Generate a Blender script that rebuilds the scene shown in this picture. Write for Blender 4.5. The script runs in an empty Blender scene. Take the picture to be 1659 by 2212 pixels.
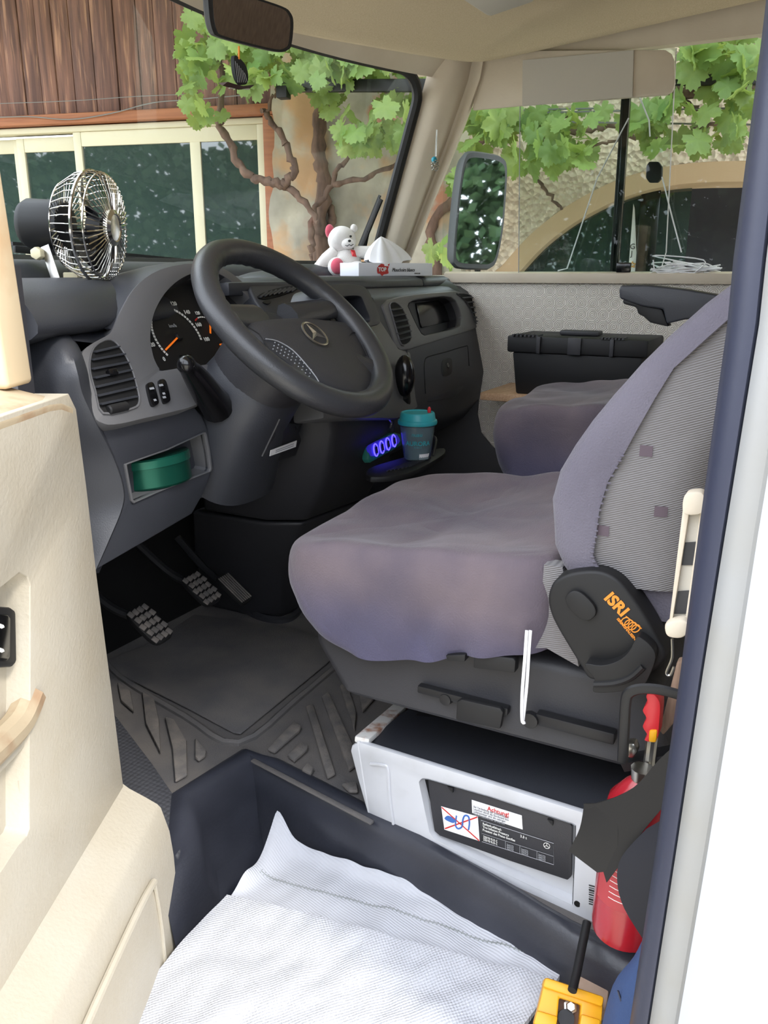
import bpy, bmesh, math, random
from mathutils import Vector, Matrix, noise
random.seed(7)
D = bpy.data
COL = bpy.context.scene.collection
SC = bpy.context.scene
V = Vector
H = 1.55                      # camera height above the ground; the scene below is written relative to eye level

# ------------------------------------------------------------------ camera
FPX = 1800.0
PITCH = math.atan((1106 - 588) / FPX)
AZ = math.radians(28)
cam_d = D.cameras.new('camera')
cam_d.sensor_fit = 'VERTICAL'
cam_d.sensor_height = 36.0
cam_d.lens = FPX / 2212 * 36.0
cam_d.clip_start = 0.02
cam = D.objects.new('camera', cam_d)
COL.objects.link(cam)
cam.location = (0, 0, H)
cam.rotation_euler = (math.pi / 2 - PITCH, 0, AZ - math.pi / 2)
SC.camera = cam

# ------------------------------------------------------------------ light
def lin(c):
    c = c / 255.0
    return c / 12.92 if c <= .04045 else ((c + .055) / 1.055) ** 2.4
def rgb(*c):
    if len(c) == 1: c = c[0]
    return (lin(c[0]), lin(c[1]), lin(c[2]), 1)

world = D.worlds.new('overcast_sky')
SC.world = world
world.use_nodes = True
bg = world.node_tree.nodes['Background']
bg.inputs[0].default_value = rgb(238, 244, 255)
bg.inputs[1].default_value = 1.55
sun_d = D.lights.new('sun', 'SUN')
sun_d.energy = 1.0
sun_d.angle = math.radians(9)
sun_d.color = (1, .95, .87)
sun = D.objects.new('sun', sun_d)
COL.objects.link(sun)
sun.location = (-3, -2, 8)
sun.rotation_euler = V((.30, .80, -1.0)).to_track_quat('-Z', 'Y').to_euler()
SC.view_settings.view_transform = 'Standard'
SC.view_settings.look = 'None'
SC.view_settings.gamma = 1
SC.view_settings.use_curve_mapping = False
SC.view_settings.exposure = 1.7

# ------------------------------------------------------------------ measuring helpers (eye-level coordinates)
_F = V((math.cos(PITCH) * math.cos(AZ), math.cos(PITCH) * math.sin(AZ), -math.sin(PITCH)))
_R = V((math.sin(AZ), -math.cos(AZ), 0))
_U = _R.cross(_F)
def ray(px, py): return _F + _R * ((px - 829.5) / FPX) - _U * ((py - 1106) / FPX)
def atx(px, py, x): d = ray(px, py); return d * (x / d.x)
def aty(px, py, y): d = ray(px, py); return d * (y / d.y)
def atz(px, py, z): d = ray(px, py); return d * (z / d.z)
class Plane:
    """a flat face of the place: origin, right, up and normal"""
    def __init__(s, o, u, v=None, n=None):
        s.o = V(o); s.u = V(u).normalized()
        if v is not None:
            v = V(v); s.v = (v - s.u * v.dot(s.u)).normalized(); s.n = s.u.cross(s.v)
        else:
            s.n = V(n).normalized(); s.v = s.n.cross(s.u)
    def at(s, px, py, off=0.0):
        d = ray(px, py); o = s.o + s.n * off
        return d * (o.dot(s.n) / d.dot(s.n))
    def ab(s, px, py, off=0.0):
        p = s.at(px, py, off) - s.o
        return (p.dot(s.u), p.dot(s.v))
    def w(s, a, b, c=0.0): return s.o + s.u * a + s.v * b + s.n * c
def spl(pts, n=6, closed=False):
    pts = [V(p) for p in pts]; out = []; k = len(pts)
    for i in range(k if closed else k - 1):
        g = lambda j: pts[j % k] if closed else pts[max(0, min(k - 1, j))]
        a, b, c, d = g(i - 1), g(i), g(i + 1), g(i + 2)
        for q in range(n):
            t = q / n
            out.append(.5 * (2 * b + (c - a) * t + (2 * a - 5 * b + 4 * c - d) * t * t + (3 * b - a - 3 * c + d) * t ** 3))
    if not closed: out.append(pts[-1])
    return out
def lerp(a, b, t): return a + (b - a) * t
def mix_pts(a, b, t): return [lerp(p, q, t) for p, q in zip(a, b)]

# ------------------------------------------------------------------ mesh builder
class MB:
    def __init__(s): s.v = []; s.f = []
    def add(s, vs, fs):
        o = len(s.v); s.v += [V(p) for p in vs]; s.f += [tuple(i + o for i in f) for f in fs]; return s
    def box(s, c, size, u=(1, 0, 0), v=(0, 1, 0)):
        u = V(u).normalized(); v = V(v); v = (v - u * v.dot(u)).normalized(); w = u.cross(v); c = V(c)
        P = [c + u * (i * size[0] / 2) + v * (j * size[1] / 2) + w * (k * size[2] / 2) for k in (-1, 1) for j in (-1, 1) for i in (-1, 1)]
        return s.add(P, [(0, 2, 3, 1), (4, 5, 7, 6), (0, 1, 5, 4), (2, 6, 7, 3), (0, 4, 6, 2), (1, 3, 7, 5)])
    def bar(s, a, b, w, h, up=(0, 0, 1)):
        a, b = V(a), V(b); u = b - a
        return s.box((a + b) / 2, (u.length, w, h), u, V(up).cross(u))
    def tube(s, path, r, seg=8, cap=True, closed=False, flat=1.0, up=None):
        path = [V(p) for p in path]; n = len(path)
        if not hasattr(r, '__len__'): r = [r] * n
        rings = []; prev = None
        for i, p in enumerate(path):
            a = path[(i - 1) % n] if (closed or i > 0) else p
            b = path[(i + 1) % n] if (closed or i < n - 1) else p
            t = (b - a).normalized()
            if prev is None:
                ref = V(up) if up is not None else (V((0, 0, 1)) if abs(t.z) < .9 else V((1, 0, 0)))
                x = (ref - t * ref.dot(t)).normalized()
            else:
                x = (prev - t * prev.dot(t)).normalized()
            prev = x; y = t.cross(x)
            rings.append([p + (x * math.cos(2 * math.pi * k / seg) * flat + y * math.sin(2 * math.pi * k / seg)) * r[i] for k in range(seg)])
        return s.loft(rings, True, closed, cap and not closed)
    def loft(s, rings, ring_closed=True, closed=False, cap=False):
        n = len(rings); k = len(rings[0]); vs = [p for r in rings for p in r]; fs = []
        for i in range(n if closed else n - 1):
            j = (i + 1) % n
            for q in range(k if ring_closed else k - 1):
                q2 = (q + 1) % k
                fs.append((i * k + q, i * k + q2, j * k + q2, j * k + q))
        if cap: fs += [tuple(range(k))[::-1], tuple((n - 1) * k + q for q in range(k))]
        return s.add(vs, fs)
    def lathe(s, o, axis, prof, seg=24, ref=None, cap=False):
        """prof: (radius, height along the axis)"""
        a = V(axis).normalized(); ref = V(ref) if ref else (V((0, 0, 1)) if abs(a.z) < .9 else V((1, 0, 0)))
        x = (ref - a * ref.dot(a)).normalized(); y = a.cross(x); o = V(o)
        return s.loft([[o + a * h + (x * math.cos(2 * math.pi * k / seg) + y * math.sin(2 * math.pi * k / seg)) * r for k in range(seg)] for r, h in prof], True, False, cap)
    def prism(s, front, d):
        """closed outline pushed along the vector d"""
        front = [V(p) for p in front]; k = len(front); d = V(d)
        fs = [tuple(range(k)), tuple(range(2 * k - 1, k - 1, -1))]
        fs += [(q, q + k, (q + 1) % k + k, (q + 1) % k) for q in range(k)]
        return s.add(front + [p + d for p in front], fs)
    def frame(s, outer, inner, d):
        """ring between two outlines of the same count, pushed along d"""
        k = len(outer); d = V(d)
        vs = [V(p) for p in outer] + [V(p) for p in inner]; vs += [p + d for p in vs]
        fs = []
        for q in range(k):
            r = (q + 1) % k
            fs += [(q, r, k + r, k + q), (2 * k + q, 3 * k + q, 3 * k + r, 2 * k + r), (q, 2 * k + q, 2 * k + r, r), (k + q, k + r, 3 * k + r, 3 * k + q)]
        return s.add(vs, fs)
    def grid(s, fn, nu, nv, cu=False):
        vs = [fn(i / nu, j / nv) for j in range(nv + 1) for i in range(nu + 1)]
        fs = [(j * (nu + 1) + i, j * (nu + 1) + i + 1, (j + 1) * (nu + 1) + i + 1, (j + 1) * (nu + 1) + i) for j in range(nv) for i in range(nu)]
        return s.add(vs, fs)
    def ball(s, c, r, seg=16, rings=10, m=None):
        c = V(c); r = V(r) if hasattr(r, '__len__') else V((r, r, r)); vs = []; fs = []
        for j in range(rings + 1):
            th = math.pi * j / rings
            for i in range(seg):
                p = V((r.x * math.sin(th) * math.cos(2 * math.pi * i / seg), r.y * math.sin(th) * math.sin(2 * math.pi * i / seg), r.z * math.cos(th)))
                vs.append(c + (m @ p if m else p))
        for j in range(rings):
            for i in range(seg):
                a = j * seg + i; b = j * seg + (i + 1) % seg
                fs.append((a, a + seg, b + seg, b))
        return s.add(vs, fs)
    def mesh(s, name, bevel=0, seg=2, sub=0, smooth=35, origin=(0, 0, 0), solid=0, merge=1e-6, displace=None):
        bm = bmesh.new(); o = V(origin)
        bv = [bm.verts.new(p - o) for p in s.v]
        for f in s.f:
            try: bm.faces.new([bv[i] for i in f])
            except ValueError: pass
        bmesh.ops.remove_doubles(bm, verts=bm.verts, dist=merge)
        bmesh.ops.dissolve_degenerate(bm, dist=1e-7, edges=bm.edges)
        bmesh.ops.recalc_face_normals(bm, faces=bm.faces)
        if solid:
            bm.normal_update()
            old = list(bm.faces)
            bmesh.ops.solidify(bm, geom=old, thickness=solid)
            bmesh.ops.recalc_face_normals(bm, faces=bm.faces)
        if bevel:
            es = [e for e in bm.edges if len(e.link_faces) == 2 and e.calc_face_angle(0) > math.radians(30)]
            if es: bmesh.ops.bevel(bm, geom=es, offset=bevel, segments=seg, profile=.5, affect='EDGES', clamp_overlap=True)
        for _ in range(sub):
            bmesh.ops.subdivide_edges(bm, edges=bm.edges, cuts=1, use_grid_fill=True, smooth=.5)
        if displace:
            for v in bm.verts: v.co = displace(v.co + o, v.normal) - o
        me = D.meshes.new(name); bm.to_mesh(me); bm.free()
        for p in me.polygons: p.use_smooth = True
        me.set_sharp_from_angle(angle=math.radians(smooth))
        return me
    def build(s, name, mat, parent=None, bevel=0, label=None, subsurf=0, **k):
        me = s.mesh(name, bevel=bevel, origin=ORG, **k)
        return place(name, me, mat, parent, label, subsurf)
ORG = V((0, 0, 0))            # base of the thing being built
def place(name, me, mat, parent=None, label=None, subsurf=0):
    o = D.objects.new(name, me)
    if mat is not None and not me.materials: me.materials.append(mat if not isinstance(mat, str) else MT[mat])
    COL.objects.link(o)
    if parent: o.parent = parent
    else: o.location = ORG + V((0, 0, H))
    if label: o['label'] = label
    if subsurf:
        m = o.modifiers.new('smooth', 'SUBSURF'); m.levels = m.render_levels = subsurf
    return o
def base(p):
    global ORG
    ORG = V(p)
def tag(o, label, cat, group=None, kind=None):
    o['label'] = label; o['category'] = cat
    if group: o['group'] = group
    if kind: o['kind'] = kind
    return o
def thing(name, label, cat, loc=(0, 0, 0), group=None, kind=None):
    base(loc)
    e = D.objects.new(name, None); e.empty_display_size = .05
    COL.objects.link(e); e.location = ORG + V((0, 0, H))
    return tag(e, label, cat, group, kind)
def struct(o, label=None):
    o['kind'] = 'structure'
    if label: o['label'] = label
    return o
def copy_tree(o, parent=None):
    c = o.copy(); COL.objects.link(c)
    if parent: c.parent = parent
    for ch in list(o.children): copy_tree(ch, c)
    return c
def text_mesh(txt, o, u, v, size, mat, name='lettering', parent=None, shear=0, align='LEFT', depth=.0004, bold=0, sx=1.0, label=None):
    """flat lettering lying on a face: o = base line start, u = reading direction, v = up"""
    c = D.curves.new('lettering', 'FONT'); c.body = txt; c.size = size; c.shear = shear; c.align_x = align
    c.extrude = depth; c.offset = bold; c.resolution_u = 3
    t = D.objects.new('lettering', c); COL.objects.link(t)
    bpy.context.view_layer.update()
    me = D.meshes.new_from_object(t.evaluated_get(bpy.context.evaluated_depsgraph_get()))
    D.objects.remove(t); D.curves.remove(c)
    u = V(u).normalized(); v = V(v); v = (v - u * v.dot(u)).normalized(); n = u.cross(v); o = V(o) - ORG
    for q in me.vertices: q.co = o + u * (q.co.x * sx) + v * q.co.y + n * (q.co.z + depth)
    me.materials.clear()
    return place(name, me, mat, parent, label)

# ------------------------------------------------------------------ materials
MT = {}
def mat(name, col, rough=.6, metal=0, spec=.5, col2=None, nscale=8, namt=.5, bump=0, bscale=60, detail=4, coat=0, sheen=0, alpha=None, trans=0, emit=None, estr=0, stretch=None, contrast=(.35, .65), ior=None, wave=None):
    m = D.materials.new(name); m.use_nodes = True; nt = m.node_tree; N = nt.nodes; L = nt.links
    b = N['Principled BSDF']
    c1 = rgb(col); b.inputs['Base Color'].default_value = c1
    b.inputs['Roughness'].default_value = rough; b.inputs['Metallic'].default_value = metal
    b.inputs['Specular IOR Level'].default_value = spec
    if ior: b.inputs['IOR'].default_value = ior
    if coat: b.inputs['Coat Weight'].default_value = coat; b.inputs['Coat Roughness'].default_value = .15
    if sheen: b.inputs['Sheen Weight'].default_value = sheen; b.inputs['Sheen Roughness'].default_value = .4
    if trans: b.inputs['Transmission Weight'].default_value = trans
    if alpha is not None: b.inputs['Alpha'].default_value = alpha
    if emit: b.inputs['Emission Color'].default_value = rgb(emit); b.inputs['Emission Strength'].default_value = estr
    tc = mp = None
    if col2 or bump or wave:
        tc = N.new('ShaderNodeTexCoord'); mp = N.new('ShaderNodeMapping'); L.new(tc.outputs['Object'], mp.inputs[0])
        if stretch: mp.inputs['Scale'].default_value = stretch
    if col2:
        n = N.new('ShaderNodeTexNoise'); n.inputs['Scale'].default_value = nscale; n.inputs['Detail'].default_value = detail
        L.new(mp.outputs[0], n.inputs['Vector'])
        r = N.new('ShaderNodeMapRange'); r.inputs[1].default_value = contrast[0]; r.inputs[2].default_value = contrast[1]; r.inputs[3].default_value = 0; r.inputs[4].default_value = namt
        L.new(n.outputs['Fac'], r.inputs[0])
        x = N.new('ShaderNodeMix'); x.data_type = 'RGBA'; x.inputs[6].default_value = c1; x.inputs[7].default_value = rgb(col2)
        L.new(r.outputs[0], x.inputs[0]); L.new(x.outputs[2], b.inputs['Base Color'])
    if bump:
        n = N.new('ShaderNodeTexNoise'); n.inputs['Scale'].default_value = bscale; n.inputs['Detail'].default_value = 3
        L.new(mp.outputs[0], n.inputs['Vector'])
        bp = N.new('ShaderNodeBump'); bp.inputs['Strength'].default_value = bump; bp.inputs['Distance'].default_value = .004
        L.new(n.outputs['Fac'], bp.inputs['Height']); L.new(bp.outputs[0], b.inputs['Normal'])
    MT[name] = m
    return m
def glass(name, tint=(255, 255, 255), rough=0.0, amount=1.0, base_refl=.04):
    """thin pane: clear straight through, mirror reflection growing at grazing angles"""
    m = D.materials.new(name); m.use_nodes = True; nt = m.node_tree; N = nt.nodes; L = nt.links
    N.remove(N['Principled BSDF'])
    t = N.new('ShaderNodeBsdfTransparent'); t.inputs[0].default_value = rgb(tint)
    g = N.new('ShaderNodeBsdfGlossy'); g.inputs['Roughness'].default_value = rough
    fr = N.new('ShaderNodeLayerWeight'); fr.inputs[0].default_value = .5
    pw = N.new('ShaderNodeMath'); pw.operation = 'POWER'; pw.inputs[1].default_value = 5
    L.new(fr.outputs['Facing'], pw.inputs[0])
    mu = N.new('ShaderNodeMath'); mu.operation = 'MULTIPLY_ADD'; mu.inputs[1].default_value = .9 * amount; mu.inputs[2].default_value = base_refl * amount
    x = N.new('ShaderNodeMixShader')
    L.new(pw.outputs[0], mu.inputs[0]); L.new(mu.outputs[0], x.inputs[0]); L.new(t.outputs[0], x.inputs[1]); L.new(g.outputs[0], x.inputs[2])
    L.new(x.outputs[0], N['Material Output'].inputs[0])
    MT[name] = m
    return m
# ------------------------------------------------------------------ material list
mat('cream_trim', (214, 203, 184), .55, col2=(186, 170, 146), nscale=5, namt=.35, bump=.12, bscale=140)
mat('cream_door', (184, 177, 162), .5, col2=(174, 163, 142), nscale=7, namt=.5, bump=.18, bscale=170)
mat('door_stain', (174, 158, 132), .55, col2=(140, 98, 66), nscale=16, namt=.8, contrast=(.5, .75), bump=.1, bscale=100)
mat('ceiling_cloth', (206, 190, 160), .9, col2=(186, 168, 136), nscale=300, namt=.6, bump=.25, bscale=500)
mat('grey_cloth', (192, 187, 176), .8, bump=.1, bscale=300)
mat('black_rubber', (22, 22, 24), .55, bump=.1, bscale=90)
mat('navy_seal', (46, 50, 68), .5, bump=.1, bscale=60)
mat('body_white', (166, 171, 182), .3, coat=.3)
mat('frame_white', (148, 149, 149), .45, col2=(142, 138, 126), nscale=12, namt=.3)
mat('dash_dark', (52, 54, 60), .48, bump=.1, bscale=420)
mat('dash_grey', (94, 94, 96), .46, bump=.07, bscale=420)
mat('dash_black', (46, 46, 50), .52, bump=.1, bscale=400)
mat('soft_black', (17, 17, 19), .6)
mat('gloss_black', (14, 14, 16), .18)
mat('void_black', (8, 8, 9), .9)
mat('wheel_black', (50, 51, 54), .34, bump=.12, bscale=520)
mat('pad_dark', (52, 52, 55), .55, bump=.3, bscale=600)
mat('floor_rubber', (88, 86, 86), .75, col2=(114, 108, 102), nscale=9, namt=.5, bump=.35, bscale=260)
mat('mat_rib', (96, 93, 91), .75, col2=(134, 126, 118), nscale=30, namt=.6, bump=.4, bscale=240)
mat('step_plastic', (42, 44, 52), .36, col2=(70, 72, 82), nscale=6, namt=.4, bump=.1, bscale=150)
mat('steel_dark', (34, 34, 36), .45, metal=.3)
mat('chrome', (225, 222, 214), .12, metal=1)
mat('steel', (180, 178, 172), .3, metal=1)
mat('white_paint', (196, 198, 203), .3, col2=(158, 158, 156), nscale=14, namt=.35, contrast=(.5, .8), coat=.3)
mat('white_plain', (240, 240, 240), .6)
mat('print_white', (226, 226, 222), .6)
mat('print_grey', (150, 152, 156), .6)
mat('print_orange', (226, 140, 44), .6)
mat('print_red', (196, 46, 40), .6)
mat('print_blue', (60, 104, 178), .6)
mat('print_black', (30, 30, 32), .6)
mat('needle_orange', (235, 120, 30), .5, emit=(235, 110, 20), estr=.15)
mat('red_plastic', (208, 44, 52), .35)
mat('red_enamel', (168, 30, 42), .25, coat=.4)
mat('yellow_plastic', (232, 166, 22), .42)
mat('teal_plastic', (52, 168, 180), .4)
mat('turquoise', (40, 150, 175), .4)
mat('paper_white', (244, 244, 246), .8)
mat('wood_pale', (206, 172, 138), .7, col2=(170, 128, 92), nscale=20, namt=.6, stretch=(1, 12, 12))
mat('wood_strip', (150, 124, 104), .7, col2=(110, 88, 72), nscale=30, namt=.7, stretch=(6, 6, .6))
mat('blue_cloth', (56, 78, 122), .85, bump=.3, bscale=200)
mat('plush_white', (238, 234, 230), .95, bump=.6, bscale=420, sheen=.4)
mat('plush_pink', (214, 92, 112), .95, bump=.5, bscale=420, sheen=.4)
mat('bark', (116, 92, 78), .9, col2=(72, 56, 48), nscale=30, namt=.8, bump=.8, bscale=60, stretch=(1, 1, .3))
mat('wire_grey', (120, 120, 118), .5, metal=.4)
mat('beam_orange', (158, 98, 62), .6, col2=(128, 74, 46), nscale=14, namt=.6, stretch=(.3, .3, 6))
mat('alu_cream', (202, 194, 166), .45)
mat('mortar_band', (196, 168, 136), .85, bump=.2, bscale=60)
mat('room_dark', (22, 24, 30), .8)
mat('garage_brown', (38, 38, 46), .6)
mat('ground_gravel', (206, 198, 184), .95, col2=(186, 180, 160), nscale=3, namt=.7, bump=.6, bscale=40)
def mth(nt, op, a, b=None, c=None):
    n = nt.nodes.new('ShaderNodeMath'); n.operation = op
    for i, x in enumerate((a, b, c)):
        if x is None: continue
        if hasattr(x, 'is_output'): nt.links.new(x, n.inputs[i])
        else: n.inputs[i].default_value = x
    return n.outputs[0]
def coords(m, space='Object'):
    nt = m.node_tree; tc = nt.nodes.new('ShaderNodeTexCoord'); sp = nt.nodes.new('ShaderNodeSeparateXYZ')
    nt.links.new(tc.outputs[space], sp.inputs[0]); return nt, sp.outputs
def bump_from(m, h, strength, dist):
    nt = m.node_tree; bp = nt.nodes.new('ShaderNodeBump'); bp.inputs['Strength'].default_value = strength; bp.inputs['Distance'].default_value = dist
    b = nt.nodes['Principled BSDF']
    nt.links.new(h, bp.inputs['Height'])
    if b.inputs['Normal'].links: nt.links.new(b.inputs['Normal'].links[0].from_socket, bp.inputs['Normal'])
    nt.links.new(bp.outputs[0], b.inputs['Normal'])
def tint_from(m, f, col, amt=1.0):
    """blend the base colour to col by the factor f"""
    nt = m.node_tree; b = nt.nodes['Principled BSDF']; x = nt.nodes.new('ShaderNodeMix'); x.data_type = 'RGBA'
    i = b.inputs['Base Color']
    if i.links: nt.links.new(i.links[0].from_socket, x.inputs[6])
    else: x.inputs[6].default_value = i.default_value
    x.inputs[7].default_value = rgb(col); nt.links.new(mth(nt, 'MULTIPLY', f, amt), x.inputs[0]); nt.links.new(x.outputs[2], i)
# embossed octagons on the passenger wall
m = mat('octagon_vinyl', (226, 220, 210), .5)
nt, xyz = coords(m)
def fold(a, c): return mth(nt, 'ABSOLUTE', mth(nt, 'SUBTRACT', mth(nt, 'FRACT', mth(nt, 'MULTIPLY', a, 1 / c)), .5))
fy, fz = fold(xyz[1], .036), fold(xyz[2], .036)
oc = mth(nt, 'MAXIMUM', mth(nt, 'MAXIMUM', fy, fz), mth(nt, 'MULTIPLY', mth(nt, 'ADD', fy, fz), .7071))
rg = mth(nt, 'SINE', mth(nt, 'MULTIPLY', oc, 44))
ring = mth(nt, 'MULTIPLY', mth(nt, 'ADD', rg, 1), .5)
bump_from(m, ring, .6, .003)
tint_from(m, mth(nt, 'SUBTRACT', 1, ring), (150, 143, 134), .5)
# dimpled rubber of the sill
m = mat('dimple_rubber', (66, 67, 72), .6)
nt, xyz = coords(m)
vo = nt.nodes.new('ShaderNodeTexVoronoi'); vo.inputs['Scale'].default_value = 95; vo.inputs['Randomness'].default_value = .12
nt.links.new(nt.nodes['Texture Coordinate'].outputs['Object'], vo.inputs['Vector'])
h = mth(nt, 'SUBTRACT', .5, vo.outputs['Distance'])
bump_from(m, h, .9, .004); tint_from(m, mth(nt, 'GREATER_THAN', h, .22), (96, 97, 100), .7)
# stained boards
m = mat('stained_board', (122, 84, 68), .7, col2=(78, 50, 42), nscale=5, namt=.9, stretch=(7, 7, .5), detail=8, bump=.3, bscale=30, contrast=(.38, .62))
nt, xyz = coords(m)
n = nt.nodes.new('ShaderNodeTexNoise'); n.inputs['Scale'].default_value = 4; n.inputs['Detail'].default_value = 6
mp = nt.nodes.new('ShaderNodeMapping'); mp.inputs['Scale'].default_value = (14, 14, .8); mp.inputs['Location'].default_value = (3, 1, 2)
nt.links.new(nt.nodes['Texture Coordinate'].outputs['Object'], mp.inputs[0]); nt.links.new(mp.outputs[0], n.inputs['Vector'])
r = nt.nodes.new('ShaderNodeMapRange'); r.inputs[1].default_value = .56; r.inputs[2].default_value = .7
nt.links.new(n.outputs['Fac'], r.inputs[0]); tint_from(m, r.outputs[0], (178, 132, 102), .7)
oi = nt.nodes.new('ShaderNodeObjectInfo')
tint_from(m, mth(nt, 'MULTIPLY', oi.outputs['Random'], .5), (96, 68, 62), .8)
# rough cast and old plaster
m = mat('rough_cast', (224, 205, 184), .95, col2=(206, 182, 158), nscale=30, namt=.6, bump=.9, bscale=26)
nt, xyz = coords(m)
vo = nt.nodes.new('ShaderNodeTexVoronoi'); vo.inputs['Scale'].default_value = 38
nt.links.new(nt.nodes['Texture Coordinate'].outputs['Object'], vo.inputs['Vector'])
bump_from(m, vo.outputs['Distance'], 1.0, .035)
m = mat('old_plaster', (186, 178, 160), .95, col2=(120, 116, 106), nscale=4, namt=.8, bump=.8, bscale=18, detail=8)
nt, xyz = coords(m)
n = nt.nodes.new('ShaderNodeTexNoise'); n.inputs['Scale'].default_value = 2.3; n.inputs['Detail'].default_value = 8
nt.links.new(nt.nodes['Texture Coordinate'].outputs['Object'], n.inputs['Vector'])
r = nt.nodes.new('ShaderNodeMapRange'); r.inputs[1].default_value = .52; r.inputs[2].default_value = .6
nt.links.new(n.outputs['Fac'], r.inputs[0]); tint_from(m, r.outputs[0], (190, 142, 92), .7)
n2 = nt.nodes.new('ShaderNodeTexNoise'); n2.inputs['Scale'].default_value = 3.1; n2.inputs['Detail'].default_value = 8
mp = nt.nodes.new('ShaderNodeMapping'); mp.inputs['Location'].default_value = (5, 2, 9)
nt.links.new(nt.nodes['Texture Coordinate'].outputs['Object'], mp.inputs[0]); nt.links.new(mp.outputs[0], n2.inputs['Vector'])
r = nt.nodes.new('ShaderNodeMapRange'); r.inputs[1].default_value = .6; r.inputs[2].default_value = .66
nt.links.new(n2.outputs['Fac'], r.inputs[0]); tint_from(m, r.outputs[0], (166, 96, 62), .7)
# velour seat cover with its dusty bloom
m = mat('velour', (84, 76, 86), .9, col2=(120, 106, 108), nscale=4.5, namt=.7, sheen=.2, bump=.35, bscale=330)
m = mat('velour_blue', (103, 99, 110), .9, col2=(89, 85, 97), nscale=7, namt=.6, sheen=.2, bump=.4, bscale=330)
for vm in ('velour', 'velour_blue'):
    m = MT[vm]; nt, xyz = coords(m)
    n = nt.nodes.new('ShaderNodeTexNoise'); n.inputs['Scale'].default_value = 6; n.inputs['Detail'].default_value = 1.2; n.inputs['Distortion'].default_value = .7
    nt.links.new(nt.nodes['Texture Coordinate'].outputs['Object'], n.inputs['Vector'])
    bump_from(m, mth(nt, 'ABSOLUTE', mth(nt, 'SUBTRACT', n.outputs['Fac'], .5)), .42 if vm == 'velour' else .15, .035)
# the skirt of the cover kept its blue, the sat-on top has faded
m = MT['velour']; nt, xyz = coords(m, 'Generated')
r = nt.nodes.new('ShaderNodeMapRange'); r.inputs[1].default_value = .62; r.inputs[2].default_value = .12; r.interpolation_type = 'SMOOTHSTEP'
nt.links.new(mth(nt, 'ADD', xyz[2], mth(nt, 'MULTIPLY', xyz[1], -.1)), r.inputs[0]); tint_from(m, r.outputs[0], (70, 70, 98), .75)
# ribbed grey seat cloth
m = mat('ribbed_cloth', (128, 126, 127), .9, col2=(114, 110, 109), nscale=8, namt=.5)
nt, xyz = coords(m)
w = mth(nt, 'SINE', mth(nt, 'MULTIPLY', mth(nt, 'ADD', xyz[2], mth(nt, 'MULTIPLY', xyz[1], .35)), 1900))
bump_from(m, w, .5, .002); tint_from(m, mth(nt, 'MULTIPLY', mth(nt, 'ADD', w, 1), .5), (112, 110, 112), .25)
mat('cloth_square', (92, 80, 88), .9)
# towel
m = mat('towel_cotton', (194, 196, 203), .95, bump=.4, bscale=700)
nt, xyz = coords(m)
w1 = mth(nt, 'SINE', mth(nt, 'MULTIPLY', xyz[0], 900)); w2 = mth(nt, 'SINE', mth(nt, 'MULTIPLY', xyz[1], 900))
bump_from(m, mth(nt, 'MULTIPLY', w1, w2), .35, .003)
m = mat('towel_ribbed', (194, 196, 203), .95)
nt, xyz = coords(m)
w1 = mth(nt, 'SINE', mth(nt, 'MULTIPLY', mth(nt, 'ADD', xyz[0], mth(nt, 'MULTIPLY', xyz[1], -.28)), 1300))
bump_from(m, w1, .3, .002)
mat('towel_stitch', (132, 138, 132), .9)
# leaves
m = mat('vine_leaf', (122, 144, 86), .55, col2=(150, 168, 104), nscale=6, namt=.6, spec=.4)
b = m.node_tree.nodes['Principled BSDF']
nt = m.node_tree; oi = nt.nodes.new('ShaderNodeObjectInfo')
tint_from(m, oi.outputs['Random'], (92, 126, 68), .9)
tr = nt.nodes.new('ShaderNodeBsdfTranslucent'); tr.inputs[0].default_value = rgb(188, 208, 104)
ms = nt.nodes.new('ShaderNodeMixShader'); ms.inputs[0].default_value = .35
nt.links.new(b.outputs[0], ms.inputs[1]); nt.links.new(tr.outputs[0], ms.inputs[2]); nt.links.new(ms.outputs[0], nt.nodes['Material Output'].inputs[0])
mat('hedge_leaf', (70, 96, 62), .6, col2=(34, 54, 34), nscale=2, namt=.9)
glass('windscreen_glass', (246, 250, 248), amount=.7)
glass('side_glass', (246, 250, 248), amount=.4)
glass('acrylic', (242, 247, 245), amount=.35)
m = mat('house_glass', (48, 62, 58), .02, spec=.8, ior=1.7)
m = mat('mirror_glass', (225, 230, 230), .02, metal=1)

# ------------------------------------------------------------------ the ground and the house beside the van
base((0, 0, 0))
g = MB().grid(lambda a, b: V((lerp(-30, 30, a), lerp(-30, 30, b), -H)), 12, 12).build('ground', 'ground_gravel')
struct(g, 'pale gravel yard around the van')
ft = V((.242, -.970, 0)).normalized()
FA = Plane((4.06, 2.16, 0), ft, (0, 0, 1))        # house front: u to the right, n towards the van
if FA.n.x > 0: FA.n = -FA.n
def fa(px, py, off=0): return FA.at(px, py, off)
def faw(a, z, off=0): return FA.o + FA.u * a + V((0, 0, z)) + FA.n * off
def fbox(mb, a0, a1, z0, z1, o0, o1):
    return mb.box(faw((a0 + a1) / 2, (z0 + z1) / 2, (o0 + o1) / 2), (a1 - a0, o1 - o0, z1 - z0), FA.u, FA.n)
zb = fa(200, 247).z
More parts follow.
